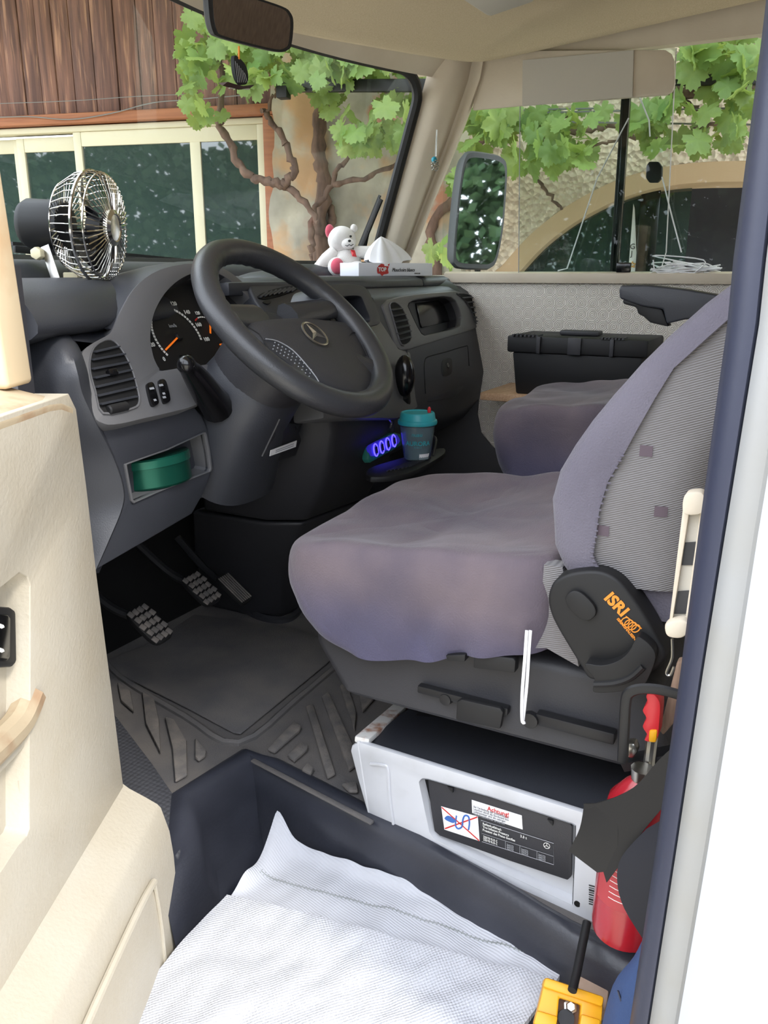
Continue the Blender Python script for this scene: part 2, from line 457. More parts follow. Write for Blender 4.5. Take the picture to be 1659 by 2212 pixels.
# backing wall behind the boards
a_l, a_m, a_r = FA.ab(-900, 600)[0], FA.ab(612, 400)[0], FA.ab(985, 400)[0]
base(faw(a_l, -H))
hw = struct(fbox(MB(), a_l, a_m, zb, zb + 2.2, -.30, -.03).build('wall_timber', 'room_dark'), 'dark stained timber wall of vertical boards above the sliding window')
a = a_l; k = 0
while a < a_m - .02:
    w_ = random.uniform(.095, .135); pz = zb - random.uniform(0, .012)
    fbox(MB(), a + .002, min(a + w_ - .002, a_m + .03), pz, zb + 2.2, -.03, random.choice((-.006, .0, .004))).build('board', 'stained_board', hw, bevel=.003)
    a += w_
base(faw(a_l, -H))
hb = fbox(MB(), a_l, a_m + .04, fa(200, 268).z, zb + .004, -.1, .05).build('trim_1', 'beam_orange', bevel=.008)
struct(hb, 'orange stained timber lintel over the sliding window')
base(faw(a_m, -H))
hp = fbox(MB(), FA.ab(578, 400)[0], FA.ab(614, 400)[0], -H, fa(600, 250).z, -.1, .045).build('trim_2', 'beam_orange', bevel=.008)
struct(hp, 'orange stained timber post at the edge of the sliding window')
# sliding window
base(faw(a_l, -.5))
def fz(py, px=300): return fa(px, py).z
wz0, wz1 = -.5, fz(266)
A = lambda px: FA.ab(px, 430)[0]
wo = D.objects.new('window_1', None); COL.objects.link(wo); wo.location = ORG + V((0, 0, H)); struct(wo, 'cream aluminium sliding window of the house')
fr = MB(); fbox(fr, a_l, A(578), wz1 - .03, wz1, -.09, .01); fr.build('window_head', 'alu_cream', wo, bevel=.004)
fbox(MB(), a_l, A(578), wz0 - .05, wz0, -.09, .03).build('window_sill', 'alu_cream', wo, bevel=.004)
def sash(x0, x1, top, off, name='sash'):
    s_ = 0.048
    m_ = MB()
    fbox(m_, x0, x0 + s_, wz0, top, off - .03, off); fbox(m_, x1 - s_, x1, wz0, top, off - .03, off)
    fbox(m_, x0 + s_, x1 - s_, top - .075, top, off - .03, off - .002); fbox(m_, x0 + s_, x1 - s_, wz0, wz0 + .06, off - .03, off - .002)
    o_ = m_.build(name, 'alu_cream', wo, bevel=.003)
    fbox(MB(), x0 + s_ - .005, x1 - s_ + .005, wz0 + .05, top - .07, off - .02, off - .014).build('pane', 'house_glass', o_)
    return o_
sash(A(170), A(578), wz1 - .03, 0)
sash(A(40), A(200), wz1 - .045, -.035)
sash(a_l, A(46) - .01, wz1 - .045, -.06)
fbox(MB(), A(416), A(438), wz0 + .06, wz1 - .1, -.035, -.004).build('glazing_bar', 'alu_cream', wo, bevel=.002)
base(faw(a_l, -H))
struct(fbox(MB(), a_l, A(578), -H, wz0 - .05, -.3, .0).build('wall_parapet', 'old_plaster'), 'old plaster wall under the sliding window')
struct(fbox(MB(), a_l, A(640), -H, zb, -.9, -.8).build('wall_room', 'room_dark'), 'dark room behind the sliding window')
# old plaster pier
base(faw(A(600), -H))
def bumpy(a0, a1, z0, z1, off, amp, nu, nv, sc):
    def fn(u, v):
        a_, z_ = lerp(a0, a1, u), lerp(z0, z1, v)
        return faw(a_, z_, off + amp * (noise.noise(V((a_ * sc, z_ * sc, 3))) + .5 * noise.noise(V((a_ * sc * 2.7, z_ * sc * 2.7, 8)))))
    return MB().grid(fn, nu, nv)
struct(bumpy(A(606), A(1010), -H, 2.6, -.01, .03, 44, 80, 4).build('wall_plaster', 'old_plaster', solid=.12), 'flaking old plaster pier with ochre and brick patches')
# rough cast wall with the arch
arch_px = [(1062, 600), (1088, 570), (1140, 512), (1200, 462), (1262, 423), (1330, 390), (1400, 368), (1470, 355), (1540, 349), (1620, 347), (1720, 352)]
arch = [FA.ab(*p) for p in arch_px]
ac = arch[-2][0]
arch = [(x, z) for x, z in arch if x <= ac]
arch = [(arch[0][0] - .05, -H)] + [(arch[0][0] - .03, -.25)] + arch
full = arch + [(2 * ac - x, z) for x, z in arch[-2::-1]]
fs = spl([V((x, z, 0)) for x, z in full], 4)
base(faw(A(985), -H))
wl = MB()
a0, a1 = A(985), fs[-1].x + 2.5
def sheet(x0, x1, zl0, zl1, n_):
    """wall strip from the arch line up"""
    top = 2.8
    rows = 26
    ring = []
    for x, zl in ((x0, zl0), (x1, zl1)):
        ring.append([faw(x, lerp(zl, top, (j / rows) ** 1.4), .012 * noise.noise(V((x * 9, lerp(zl, top, (j / rows) ** 1.4) * 9, 1)))) for j in range(rows + 1)])
    wl.loft(ring, False)
xs = [lerp(a0, fs[0].x, i / 6) for i in range(7)]
for i in range(6): sheet(xs[i], xs[i + 1], -H, -H, 0)
for p, q in zip(fs[:-1], fs[1:]):
    if q.x - p.x > 1e-4: sheet(p.x, q.x, p.y, q.y, 0)
xs = [lerp(fs[-1].x, a1, i / 6) for i in range(7)]
for i in range(6): sheet(xs[i], xs[i + 1], -H, -H, 0)
struct(wl.build('wall_arch', 'rough_cast', merge=1e-4), 'cream rough-cast house wall with a wide arched opening')
base(faw(fs[0].x, -H))
cen = V((ac, -.6, 0))
def inward(p, d): 
    v_ = (cen - p); v_.normalize(); return p + v_ * d
outer = [faw(p.x, p.y, .0) for p in fs]; inner = [faw(inward(p, .085).x, inward(p, .085).y, -.06) for p in fs]; back = [faw(inward(p, .09).x, inward(p, .09).y, -.32) for p in fs]
struct(MB().loft([outer, inner, back], False).build('trim_3', 'mortar_band', merge=1e-5), 'smooth rendered reveal of the arched opening')
# glazed doors inside the arch
base(faw(fs[0].x, -H))
gd = D.objects.new('door_2', None); COL.objects.link(gd); gd.location = ORG + V((0, 0, H)); struct(gd, 'dark framed glazed doors filling the arch')
x0, x1 = fs[0].x, fs[-1].x
def post(px0, px1, z1=.75): fbox(MB(), A(px0), A(px1), -H, z1, -.30, -.2).build('door_post', 'gloss_black', gd, bevel=.004)
post(1388, 1432); fbox(MB(), x0, x1, .62, .75, -.3, -.22).build('door_head', 'gloss_black', gd)
fbox(MB(), x0, A(1390), -H, .7, -.27, -.26).build('pane', 'house_glass', gd)
fbox(MB(), A(1430), x1, -H, .7, -.75, -.70).build('door_leaf', 'garage_brown', gd)
fbox(MB(), x0, x1, -H, .9, -1.9, -1.8).build('garage_back', 'room_dark', gd)
fbox(MB(), A(1432), A(1505), -H, .7, -.29, -.285).build('pane', 'house_glass', gd)
# eave added out of view to keep sky light off the house front
base(faw(a_l, 2.3))
struct(fbox(MB(), a_l, a1, 2.35, 2.45, -.3, .45).build('shade_eave', 'beam_orange'), 'unseen timber eave added above the house front for shade')
# trees across the yard, mirrored in the panes
base((-11, 0, -H))
hg = MB()
rn = random.Random(3)
for i in range(70000):
    if i % 3:
        x = rn.uniform(-17, -13.5); y = rn.uniform(-15, 20); z = -H + 6.0 * rn.random() ** .8 * (1 - .25 * abs(math.sin(y * .7)))
    else:
        x = rn.uniform(-11, 12); y = rn.uniform(-13, -10.5); z = -H + 4.2 * rn.random() ** .8 * (1 - .25 * abs(math.sin(x * .8)))
    c = V((x, y, z)); u = V((rn.gauss(0, 1), rn.gauss(0, 1), rn.gauss(0, 1))).normalized(); w = u.orthogonal().normalized(); s_ = rn.uniform(.14, .34)
    hg.add([c - u * s_ * .5, c + w * s_ * .4, c + u * s_ * .5, c - w * s_ * .4], [(0, 1, 2, 3)])
tag(hg.build('foliage', 'hedge_leaf', merge=0), 'tall green trees and hedge mirrored in the house window panes', 'trees', kind='stuff')
# ------------------------------------------------------------------ van shell
XR = 2.75
# passenger-side wall
base((XR, 0, -1.05))
wr = struct(MB().box((XR + .02, .05, -.53), (.04, 2.9, 1.04)).build('wall_right', 'octagon_vinyl', bevel=.004), 'passenger-side wall in cream vinyl embossed with octagons')
struct(MB().box((XR + .02, -1.0, .3), (.04, 1.0, .62)).build('wall_right', 'cream_trim'), 'cream wall behind the passenger window')
struct(MB().box((XR + .02, -.1, .73), (.04, 2.9, .2)).build('wall_right', 'cream_trim'), 'cream wall above the passenger window')
base((XR, 0, -.03))
prof = [(.0, -.034), (-.012, -.034), (-.016, -.02), (-.014, -.004), (.0, .002), (.05, .002), (.05, -.034)]
struct(MB().loft([[V((XR + a, y, z)) for a, z in prof] for y in (1.22, .6, 0, -.6, -1.3)], True, cap=True).build('trim_4', 'cream_trim'), 'cream belt rail under the passenger window')
# passenger window
base((XR, .3, .0))
wn = D.objects.new('window_2', None); COL.objects.link(wn); wn.location = ORG + V((0, 0, H)); struct(wn, 'sliding passenger window')
MB().box((XR + .035, .375, .32), (.004, 1.75, .64)).build('pane', 'side_glass', wn)
dv = [atx(1356, 205, XR + .01), atx(1330, 592, XR + .01)]
MB().bar(dv[0] + V((0, 0, .06)), dv[1], .018, .022, (1, 0, 0)).build('sash_bar', 'gloss_black', wn, bevel=.003)
MB().bar(dv[0] + V((.012, .016, .06)), dv[1] + V((.012, .016, 0)), .010, .014, (1, 0, 0)).build('sash_bar', 'steel_dark', wn, bevel=.002)
# clear acrylic storm pane with a rounded corner
PW = Plane((XR, 0, 0), (0, -1, 0), (0, 0, 1))
ol = [PW.ab(*p) for p in ((1126, 120), (1122, 590), (1405, 590), (1430, 578), (1440, 545), (1462, 105))]
MB().prism([V((XR - .006, -a, b)) for a, b in ol], (.004, 0, 0)).build('pane', 'acrylic', wn)
MB().tube([V((XR - .008, -a, b)) for a, b in ol[2:]], .0018, 6).build('pane_edge', 'print_white', wn)
MB().tube([V((XR - .008, -a, b)) for a, b in ol[:2]], .0014, 6).build('pane_edge', 'print_grey', wn)
# catch
c_ = atx(1348, 578, XR - .0)
MB().box(c_ + V((-.005, 0, .0)), (.012, .045, .03)).build('window_catch', 'gloss_black', wn, bevel=.003)
# blind hanging at the top of the passenger window
base(atx(1250, 160, XR - .03))
bp = Plane((XR - .03, 0, 0), (0, -1, 0), (0, 0, 1))
bl = [(1040, 110), (1020, 238), (1130, 228), (1300, 216), (1440, 205), (1452, 198), (1458, 180), (1456, 130), (1450, 116), (1436, 107)]
t = thing('window_blind', 'cream roller blind pulled a little way down the passenger window', 'blind', atx(1250, 220, XR - .03))
MB().prism([bp.at(*p) for p in bl], (.012, 0, 0)).build('blind_panel', 'cream_trim', t, bevel=.003)
MB().prism([bp.at(*p, .006) for p in ((1129, 130), (1128, 229), (1366, 209), (1369, 108))], (.006, 0, 0)).build('blind_strip', 'grey_cloth', t, label='greyer strip in the middle of the blind')
# windscreen
XC = 1.83
def WS(x, s, off=0.0):
    return V((x, 1.62 - .20 * ((x - XC) / .85) ** 2 - .19 * s - off, .02 + .585 * s))
xl, xr = XC - .80, XC + .80
base((XC, 1.6, 0))
ws = D.objects.new('window_3', None); COL.objects.link(ws); ws.location = ORG + V((0, 0, H)); struct(ws, 'curved windscreen in a black rubber seal')
MB().grid(lambda u, v: WS(lerp(xl, xr, u), v, -.01), 24, 8).build('pane', 'windscreen_glass', ws)
rim = []
def wsq(x, s): rim.append(WS(x, s))
cr, cs = .10, .16
for i in range(20): wsq(lerp(xl + cr, xr - cr, i / 19), 1)
for i in range(1, 8): a = math.pi / 2 * i / 8; wsq(xr - cr + cr * math.sin(a), 1 - cs + cs * math.cos(a))
for i in range(8): wsq(xr, lerp(1 - cs, 0, i / 7))
for i in range(1, 20): wsq(lerp(xr, xl, i / 20), 0)
for i in range(8): wsq(xl, lerp(0, 1 - cs, i / 7))
for i in range(1, 8): a = math.pi / 2 * i / 8; wsq(xl + cr - cr * math.cos(a), 1 - cs + cs * math.sin(a))
MB().tube(rim, .017, 8, closed=True, up=(0, 1, 0)).build('rubber_seal', 'black_rubber', ws)
# roof panel above the windscreen and front pillars
base((XC, 1.4, .6))
struct(MB().grid(lambda u, v: lerp(WS(lerp(xl - .12, xr + .12, u), 1, .0), V((lerp(xl - .12, xr + .12, u), 1.22 - .2 * (2 * u - 1) ** 2, .80)), v), 20, 4).build('wall_front', 'cream_trim', solid=.02), 'cream header panel above the windscreen')
def pillar(sgn, name, label):
    g_ = [WS(XC + sgn * .81, s) for s in (1.15, 1, .85, .7, .5, .3, .1, -.08)]
    if sgn > 0: e_ = [atx(1048, 118, XR), atx(1038, 178, XR), atx(1018, 232, XR), atx(996, 290, XR), atx(966, 365, XR), atx(936, 435, XR), atx(908, 505, XR), atx(880, 575, XR)]
    else: e_ = [V((XC * 2 - p.x, p.y, p.z)) for p in (atx(1048, 118, XR), atx(1038, 178, XR), atx(1018, 232, XR), atx(996, 290, XR), atx(966, 365, XR), atx(936, 435, XR), atx(908, 505, XR), atx(880, 575, XR))]
    def row(t): return [lerp(a, b, t) + V((-sgn * .55, -.5, 0)).normalized() * (.045 * math.sin(math.pi * min(1, t * 1.25)) if t < .8 else .030 * math.sin(math.pi * (t - .8) / .2) + .012 ) for a, b in zip(g_, e_)]
    rows = [row(t) for t in (0, .12, .3, .5, .65, .75, .8, .83, .9, .96, 1)]
    base(g_[-1])
    o_ = struct(MB().loft(rows, False).build(name, 'cream_trim', solid=.015, smooth=50), label)
    return o_, g_, e_
pil, pg, pe = pillar(1, 'wall_pillar', 'cream windscreen pillar between windscreen and passenger window')
base(atx(945, 280, 2.66))
MB().bar(atx(912, 262, 2.655), atx(962, 292, 2.69), .004, .006).build('seam', 'steel_dark', pil)
# moulded roof lining
def CZ(x, y): return .605 + .09 * max(0, 1.06 - y)
plan = [(.86, 1.16), (1.1, 1.30), (1.45, 1.39), (1.83, 1.40), (2.05, 1.345), (2.3, 1.22), (2.46, 1.13), (2.56, 1.06), (2.60, .98), (2.605, .7), (2.60, .44), (2.60, .0), (2.60, -1.3), (.86, -1.3)]
pl = spl([V((x, y, 0)) for x, y in plan[:-2]], 5) + [V((2.6, -1.3, 0)), V((.86, -1.3, 0))]
cen_ = V((1.75, .1, 0))
def ring_(sc, dz): return [V((cen_.x + (p.x - cen_.x) * sc, cen_.y + (p.y - cen_.y) * sc, CZ(p.x, p.y) + dz)) for p in pl]
base((1.7, 0, .7))
cl = MB().loft([ring_(1.035, .10), ring_(1.035, .02), ring_(1.025, .004), ring_(1.0, 0), ring_(.97, .006), ring_(.94, .018), ring_(.8, .03), ring_(.5, .035), ring_(.15, .035)], True)
k_ = len(pl)
cl.f.append(tuple(8 * k_ + i for i in range(k_)))
struct(cl.build('ceiling', 'ceiling_cloth', smooth=60), 'padded beige roof lining with a moulded lip')
base((1.8, 0, .9))
struct(MB().box((1.8, -.1, .88), (2.0, 3.2, .04)).build('roof', 'body_white'), 'van roof')
# flat cover on the roof lining
pz_ = [(1003, -60), (998, 0), (1050, 34), (1062, 36), (1150, 6), (1230, -60)]
t = thing('ceiling_lamp', 'pale flat cover panel fixed on the beige roof lining', 'panel', atz(1080, 0, .62))
MB().prism([atz(x, y, .618) for x, y in pz_], (0, 0, .03)).build('cover', 'grey_cloth', t, bevel=.006)
# living area behind the cab
base((1.8, -1.6, -1.0))
struct(MB().box((1.78, -1.72, -.05), (1.96, .04, 1.9)).build('wall_rear', 'wood_strip'), 'brown wooden partition behind the cab')
base((2.85, -2.5, -1.2))
struct(MB().box((2.83, -1.7, -.1), (.05, 5.8, 1.9)).build('wall_right', 'body_white'), 'white outer skin on the passenger side of the van') if False else None
o = MB(); o.box((2.83, -.05, -.56), (.05, 2.6, 1.08)); o.box((2.83, -3.0, -.1), (.05, 3.3, 1.95))
struct(o.build('wall_right', 'body_white'), 'white outer skin on the passenger side of the van')
# floor
base((1.8, .5, -1.05))
ST = [atz(540, 1640, -1.0), atz(810, 1782, -1.0), atz(1060, 1925, -1.0), atz(1330, 2080, -1.0)]   # inner rim of the step well
STL = [atz(400, 1745, -1.0)]
fl = [V((2.75, 1.7, -1.0)), V((.86, 1.7, -1.0)), atz(300, 1900, -1.0), atz(408, 1805, -1.0) + V((-.02, .03, 0)), atz(408, 1726, -1.0) + V((-.01, .03, 0))] + [ST[0] + V((-.005, .03, 0))] + [p + V((.03, 0, 0)) for p in ST[0:]] + [V((ST[-1].x + .03, -1.3, -1.0)), V((2.75, -1.3, -1.0))]
struct(MB().prism([V((p.x, p.y, -1.0)) for p in fl], (0, 0, -.04)).build('floor', 'floor_rubber'), 'black rubber cab floor')
# step well
base((1.0, .4, -1.25))
ZS = -1.16
rim_ = [atz(330, 1920, -1.0), atz(408, 1805, -1.0), atz(408, 1726, -1.0)] + spl([ST[0], ST[1], ST[2], ST[3], V((ST[3].x - .02, -.3, -1.0))], 4)
def inset(p, i, d, z):
    c_ = V((.8, .2, 0)); q = V((p.x, p.y, 0)); w_ = (c_ - q); w_.normalize()
    if i < 2: w_ = V((.6, -.8, 0))
    elif i == 2: w_ = V((.25, -.97, 0))
    elif i > 3: w_ = V((-1, -.25, 0)).normalized()
    return V((p.x + w_.x * d, p.y + w_.y * d, z))
rows = [[inset(p, i, d, z) for i, p in enumerate(rim_)] for d, z in ((-.045, -1.0), (-.02, -.985), (.0, -.99), (.012, -1.01), (.022, -1.06), (.03, -1.13), (.05, ZS))]
struct(MB().loft(rows, False).build('floor_step_wall', 'step_plastic', smooth=50), 'glossy black moulded side of the entry step')
struct(MB().prism([V((.80, 1.05, ZS)), V((1.3, 1.05, ZS)), V((1.3, -.3, ZS)), V((.80, -.3, ZS))], (0, 0, -.05)).build('floor_step', 'step_plastic'), 'black moulded entry step')
for p in ((521, 1672), (437, 1751)):
    c_ = aty(*p, 1.012); base(c_)
    tag(MB().lathe(c_ + V((0, .004, 0)), (0, -1, .1), [(.012, 0), (.012, .003), (.008, .006), (0, .007)], 16).build('rivet', 'step_plastic'), 'black plastic rivet in the step side, ' + ('nearer the seat box' if p[0] > 500 else 'nearer the door'), 'rivet')
# front bulkhead, firewall
base((1.8, 1.6, -.6))
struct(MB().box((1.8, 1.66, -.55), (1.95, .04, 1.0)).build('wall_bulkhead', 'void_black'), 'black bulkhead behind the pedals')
struct(MB().box((.885, 1.38, -.5), (.03, .56, 1.02)).build('wall_left', 'dash_black'), 'black kick panel ahead of the driver door')
# dimpled sill strip
base((1.0, 1.2, -1.0))
sp_ = [atz(215, 1490, -.995), atz(250, 1545, -.995), atz(330, 1650, -.995), atz(395, 1745, -.995), atz(400, 1800, -.995), atz(385, 1850, -.995), atz(300, 1830, -.995), atz(150, 1600, -.995)]
o = MB().prism(sp_, (0, 0, -.01)).build('sill_strip', 'dimple_rubber', bevel=.003)
tag(o, 'dimpled black rubber strip on the floor beside the open door', 'strip')
# driver-side body: door seal, frame and white outer skin
base((.82, 0, -1.3))
sl = [(1662, -60), (1645, 84), (1584, 560), (1571, 700), (1509, 1150), (1470, 1450), (1417, 1830), (1360, 2212), (1320, 2480)]
sr = [(1728, -60), (1712, 84), (1655, 560), (1640, 700), (1567, 1150), (1519, 1450), (1462, 1830), (1403, 2212), (1362, 2480)]
fr_ = [(1800, -60), (1782, 84), (1722, 560), (1703, 700), (1629, 1150), (1583, 1450), (1522, 1830), (1457, 2212), (1415, 2480)]
L_ = [atx(*p, .86) for p in sl]; M_ = [atx(*p, .80) for p in sr]; N_ = [atx(*p, .785) for p in fr_]
for c_ in (L_, M_, N_):
    c_.insert(0, c_[0] + (c_[0] - c_[2]) * ((.84 - c_[0].z) / (c_[0].z - c_[2].z)))
def seal_row(t, dx): return [lerp(a, b, t) + V((dx, 0, 0)) for a, b in zip(L_, M_)]
struct(MB().loft([[p + V((.10, -.03, 0)) for p in L_], seal_row(0, 0), seal_row(.25, -.022), seal_row(.6, -.02), seal_row(.9, -.004), seal_row(1, .01)], False).build('trim_5', 'navy_seal', smooth=60), 'dark blue rubber seal around the door opening')
struct(MB().loft([[p + V((.02, 0, 0)) for p in M_], [p + V((.0, .0, 0)) for p in M_], [lerp(a, b, .5) + V((-.004, 0, 0)) for a, b in zip(M_, N_)], N_, [p + V((-.014, -.004, 0)) for p in N_]], False).build('trim_6', 'frame_white', smooth=50), 'pale grey painted frame of the door opening')
back = [V((p.x - .02, -1.4, p.z)) for p in N_]
struct(MB().loft([[p + V((-.014, -.004, 0)) for p in N_], [lerp(p, q, .02) + V((-.02, 0, 0)) for p, q in zip(N_, back)], back], False).build('wall_left', 'body_white', solid=.03, smooth=60), 'white outer body side of the van')
struct(MB().box((.85, .5, .74), (.08, 1.3, .16)).build('trim_7', 'frame_white'), 'door opening header')
# ------------------------------------------------------------------ dashboard
BZ = Plane(aty(250, 917, 1.06), (1, 0, 0), n=(0, -math.cos(math.radians(30)), math.sin(math.radians(30))))   # instrument bezel
DR = Plane(aty(872, 757, 1.045), (math.cos(math.radians(5)), math.sin(math.radians(5)), 0), n=(math.sin(math.radians(5)) * .97, -math.cos(math.radians(5)) * .97, .24))  # passenger fascia
KP = Plane(aty(300, 960, 1.085), (1, 0, 0), n=(0, -1, -.06))       # knee panel
dash = thing('dashboard', 'dark grey van dashboard with instrument hood, air vents and glovebox', 'dashboard', (1.8, 1.2, -.6))
def pts(pl, px, off=0): return [pl.at(x, y, off) for x, y in px]
def sm(pl, px, n=4, off=0): return spl(pts(pl, px, off), n, True)
# top pad: two long padded rolls under the windscreen
def roll(x0, x1, prof, name, m='dash_dark', n=14, fn=None):
    rows = []
    for i in range(n + 1):
        x = lerp(x0, x1, i / n)
        dy = -.16 * ((x - XC) / .85) ** 2
        rows.append([V((x, y + dy, z)) for y, z in spl([V((y, z, 0)) for y, z in prof], 4)] if False else [V((x, q.x + dy, q.y)) for q in spl([V((y, z, 0)) for y, z in prof], 4)])
    return MB().loft(rows, True, cap=True).build(name, m, dash, smooth=60)
roll(.90, 2.66, [(1.60, -.05), (1.60, .0), (1.565, .022), (1.52, .022), (1.485, .0), (1.48, -.04), (1.54, -.07)], 'top_pad')
roll(.90, 2.66, [(1.50, -.06), (1.49, -.018), (1.44, -.010), (1.36, -.016), (1.30, -.04), (1.27, -.09), (1.36, -.12)], 'top_pad')
# body under the pads
def body_row(x, y0, ztop, zbot, ybot, bulge=0.0):
    return [V((x, 1.50, ztop)), V((x, y0 + .14, ztop + .004)), V((x, y0 + .05, ztop - .03)), V((x, y0 + .012, ztop - .10)), V((x, y0, ztop - .18)), V((x, y0 + .02, zbot + .10)), V((x, ybot - .1, zbot + .03)), V((x, ybot, zbot)), V((x, 1.50, zbot))]
def left_row(x, y0, ztop, zbot, ybot):
    return [V((x, 1.50, ztop)), V((x, 1.34, ztop + .004)), V((x, 1.29, ztop - .03)), V((x, 1.28, -.22)), V((x, y0 + .03, -.235)), V((x, y0 + .02, -.25)), V((x, y0 + .02, zbot + .10)), V((x, ybot - .06, zbot + .03)), V((x, ybot, zbot)), V((x, 1.50, zbot))]
lb = [left_row(.905, 1.16, -.11, -.50, 1.22), left_row(.96, 1.115, -.095, -.505, 1.2), left_row(1.10, 1.105, -.085, -.50, 1.2), left_row(1.4, 1.11, -.08, -.47, 1.2), left_row(1.75, 1.10, -.08, -.45, 1.2)]
MB().loft(lb, True, cap=True).build('left_body', 'dash_dark', dash, bevel=.012, seg=3, smooth=60)
# side pillar moulding between door and vent, with the rounded corner cap
lp = [(105, 725), (145, 745), (168, 800), (178, 850), (205, 905), (180, 925), (160, 880), (120, 800)]
cap_ = MB(); cap_.ball(aty(70, 715, 1.22), (.055, .05, .045)); cap_.build('corner_cap', 'dash_dark', dash)
# instrument bezel
ob = [(220, 913), (203, 896), (185, 823), (177, 775), (182, 755), (206, 738), (232, 724), (243, 712), (261, 672), (289, 624), (326, 592), (371, 575), (426, 569), (470, 575), (503, 592), (537, 622), (577, 660), (602, 695), (612, 735), (592, 776), (548, 794), (490, 806), (440, 868), (309, 904), (247, 917)]
ib = [(350, 801), (344, 796), (338, 786), (332, 772), (328, 755), (325, 738), (325, 720), (327, 700), (331, 683), (340, 660), (356, 634), (376, 613), (402, 596), (430, 587), (462, 587), (492, 602), (522, 628), (556, 662), (580, 695), (588, 730), (575, 764), (540, 776), (500, 782), (450, 787), (400, 793)]
fb = MB().frame(spl(pts(BZ, ob), 3, True), spl(pts(BZ, ib), 3, True), BZ.n * -.035)
bez = fb.build('instrument_bezel', 'dash_grey', dash, bevel=.004, seg=2, smooth=50)
# hood running forward from the bezel
o1 = spl(pts(BZ, ob[7:18], -.004), 2)
hoodr = []
for t_, sh, dz in ((0, 1.0, 0), (.02, 1.012, .006), (.07, 1.01, .004), (.20, .98, -.012), (.34, .94, -.045)):
    c_ = BZ.at(430, 720)
    hoodr.append([V((c_.x + (p.x - c_.x) * (1 + (.28 if p.x < c_.x else .02) * t_ / .34), p.y + t_, p.z + dz - t_ * .06)) for p in o1])
MB().loft(hoodr, False).build('instrument_hood', 'dash_dark', dash, solid=.004, smooth=60)
# inside of the hood: dark tunnel down to the dials
ring0 = pts(BZ, ib, -.001)
CL = Plane(BZ.o - BZ.n * .055, BZ.u, n=BZ.n)
MB().loft([ring0, [p - BZ.n * .03 for p in ring0], [p - BZ.n * .06 for p in ring0]], True).build('instrument_tunnel', 'dash_black', dash)
clu = MB().prism([p - BZ.n * .056 for p in ring0], BZ.n * -.006).build('instrument_cluster', 'soft_black', dash)
# dials
def cw(a, b, c=.0008): return CL.w(a, b, c)
ca, cb = CL.ab(384, 728); R_ = abs(CL.ab(433, 735)[0] - ca) * 1.05
def dial(ca, cb, R_, a0, a1, vals, size, ticks, red=()):
    mb = MB(); mr = MB()
    for i in range(ticks + 1):
        th = math.radians(lerp(a0, a1, i / ticks)); u_ = BZ.u * math.cos(th) + BZ.v * math.sin(th)
        c_ = cw(ca, cb) + u_ * R_; t_ = BZ.u * -math.sin(th) + BZ.v * math.cos(th)
        (mr if i in red else mb).box(c_, (R_ * .075, R_ * math.radians(abs(a1 - a0)) / ticks * .74, .0008), u_, t_)
    mb.build('tick_marks', 'print_white', clu)
    if red: mr.build('tick_marks', 'print_red', clu)
    for i, s_ in enumerate(vals):
        th = math.radians(lerp(a0, a1, i / (len(vals) - 1))); u_ = BZ.u * math.cos(th) + BZ.v * math.sin(th)
        text_mesh(s_, cw(ca, cb) + u_ * R_ * 1.25 - BZ.v * size * .36, BZ.u, BZ.v, size, 'print_white', 'numeral', clu, align='CENTER', bold=.0002)
dial(ca, cb, R_, 212, -8, ['0', '20', '40', '60', '80', '100', '120', '140', '160', '180'], .0125, 36)
text_mesh('km/h', cw(ca, cb + R_ * .33), BZ.u, BZ.v, .011, 'print_grey', 'numeral', clu, align='CENTER')
MB().bar(cw(ca, cb, .004), cw(ca + math.cos(math.radians(205)) * R_ * .95, cb + math.sin(math.radians(205)) * R_ * .95, .004), .0035, .0016, BZ.n).build('needle', 'needle_orange', clu)
MB().lathe(cw(ca, cb), BZ.n, [(.0, .007), (.007, .007), (.009, .004), (.009, 0)], 16).build('needle_hub', 'soft_black', clu)
c2, d2 = CL.ab(452, 722); R2 = R_ * .62
dial(c2, d2, R2, 122, -30, ['', '120', '80', '40', '1/1', '1/2', '0'], .0105, 16, (0, 1))
MB().bar(cw(c2, d2, .004), cw(c2 + math.cos(1.0) * R2 * .8, d2 + math.sin(1.0) * R2 * .8, .004), .0035, .0016, BZ.n).build('needle', 'needle_orange', clu)
MB().bar(cw(c2 + .012, d2 - .028, .004), cw(c2 + .045, d2 - .026, .004), .003, .0016, BZ.n).build('needle', 'needle_orange', clu)
MB().box(cw(CL.ab(402, 772)[0], CL.ab(402, 772)[1]), (.034, .011, .001), BZ.u, BZ.v).build('trip_window', 'gloss_black', clu)
text_mesh('km', cw(CL.ab(394, 775)[0], CL.ab(394, 775)[1], .0015), BZ.u, BZ.v, .008, 'print_grey', 'numeral', clu)
# vents: frame, dark box, slats
def vent(pl, outline, slats, tilt=.012, wheel=None, depth=.05, fm='dash_grey', n_mid=True, rim=.0035):
    op = sm(pl, outline, 3, .002)
    cc = sum(op, V()) / len(op)
    v_ = MB().prism([p - pl.n * .0005 for p in op], pl.n * -.002).build('vent', 'void_black', dash)
    big = [cc + (p - cc) * 1.06 for p in op]
    MB().frame([p + pl.n * .002 for p in big], [p + pl.n * .001 for p in op], pl.n * -.006).build('vent_rim', fm, v_, bevel=.0015)
    for a, b in slats:
        p, q = pl.at(*a, .004), pl.at(*b, .004)
        MB().bar(p, q, .010, .0022, pl.n * .6 + pl.v).build('slat', 'dash_dark', v_)
    if wheel:
        p, q = pl.at(*wheel[0], .004), pl.at(*wheel[1], .004)
        MB().tube([p, lerp(p, q, .05), lerp(p, q, .95), q], [.006, .0085, .0085, .006], 12).build('thumbwheel', 'soft_black', v_)
    return v_
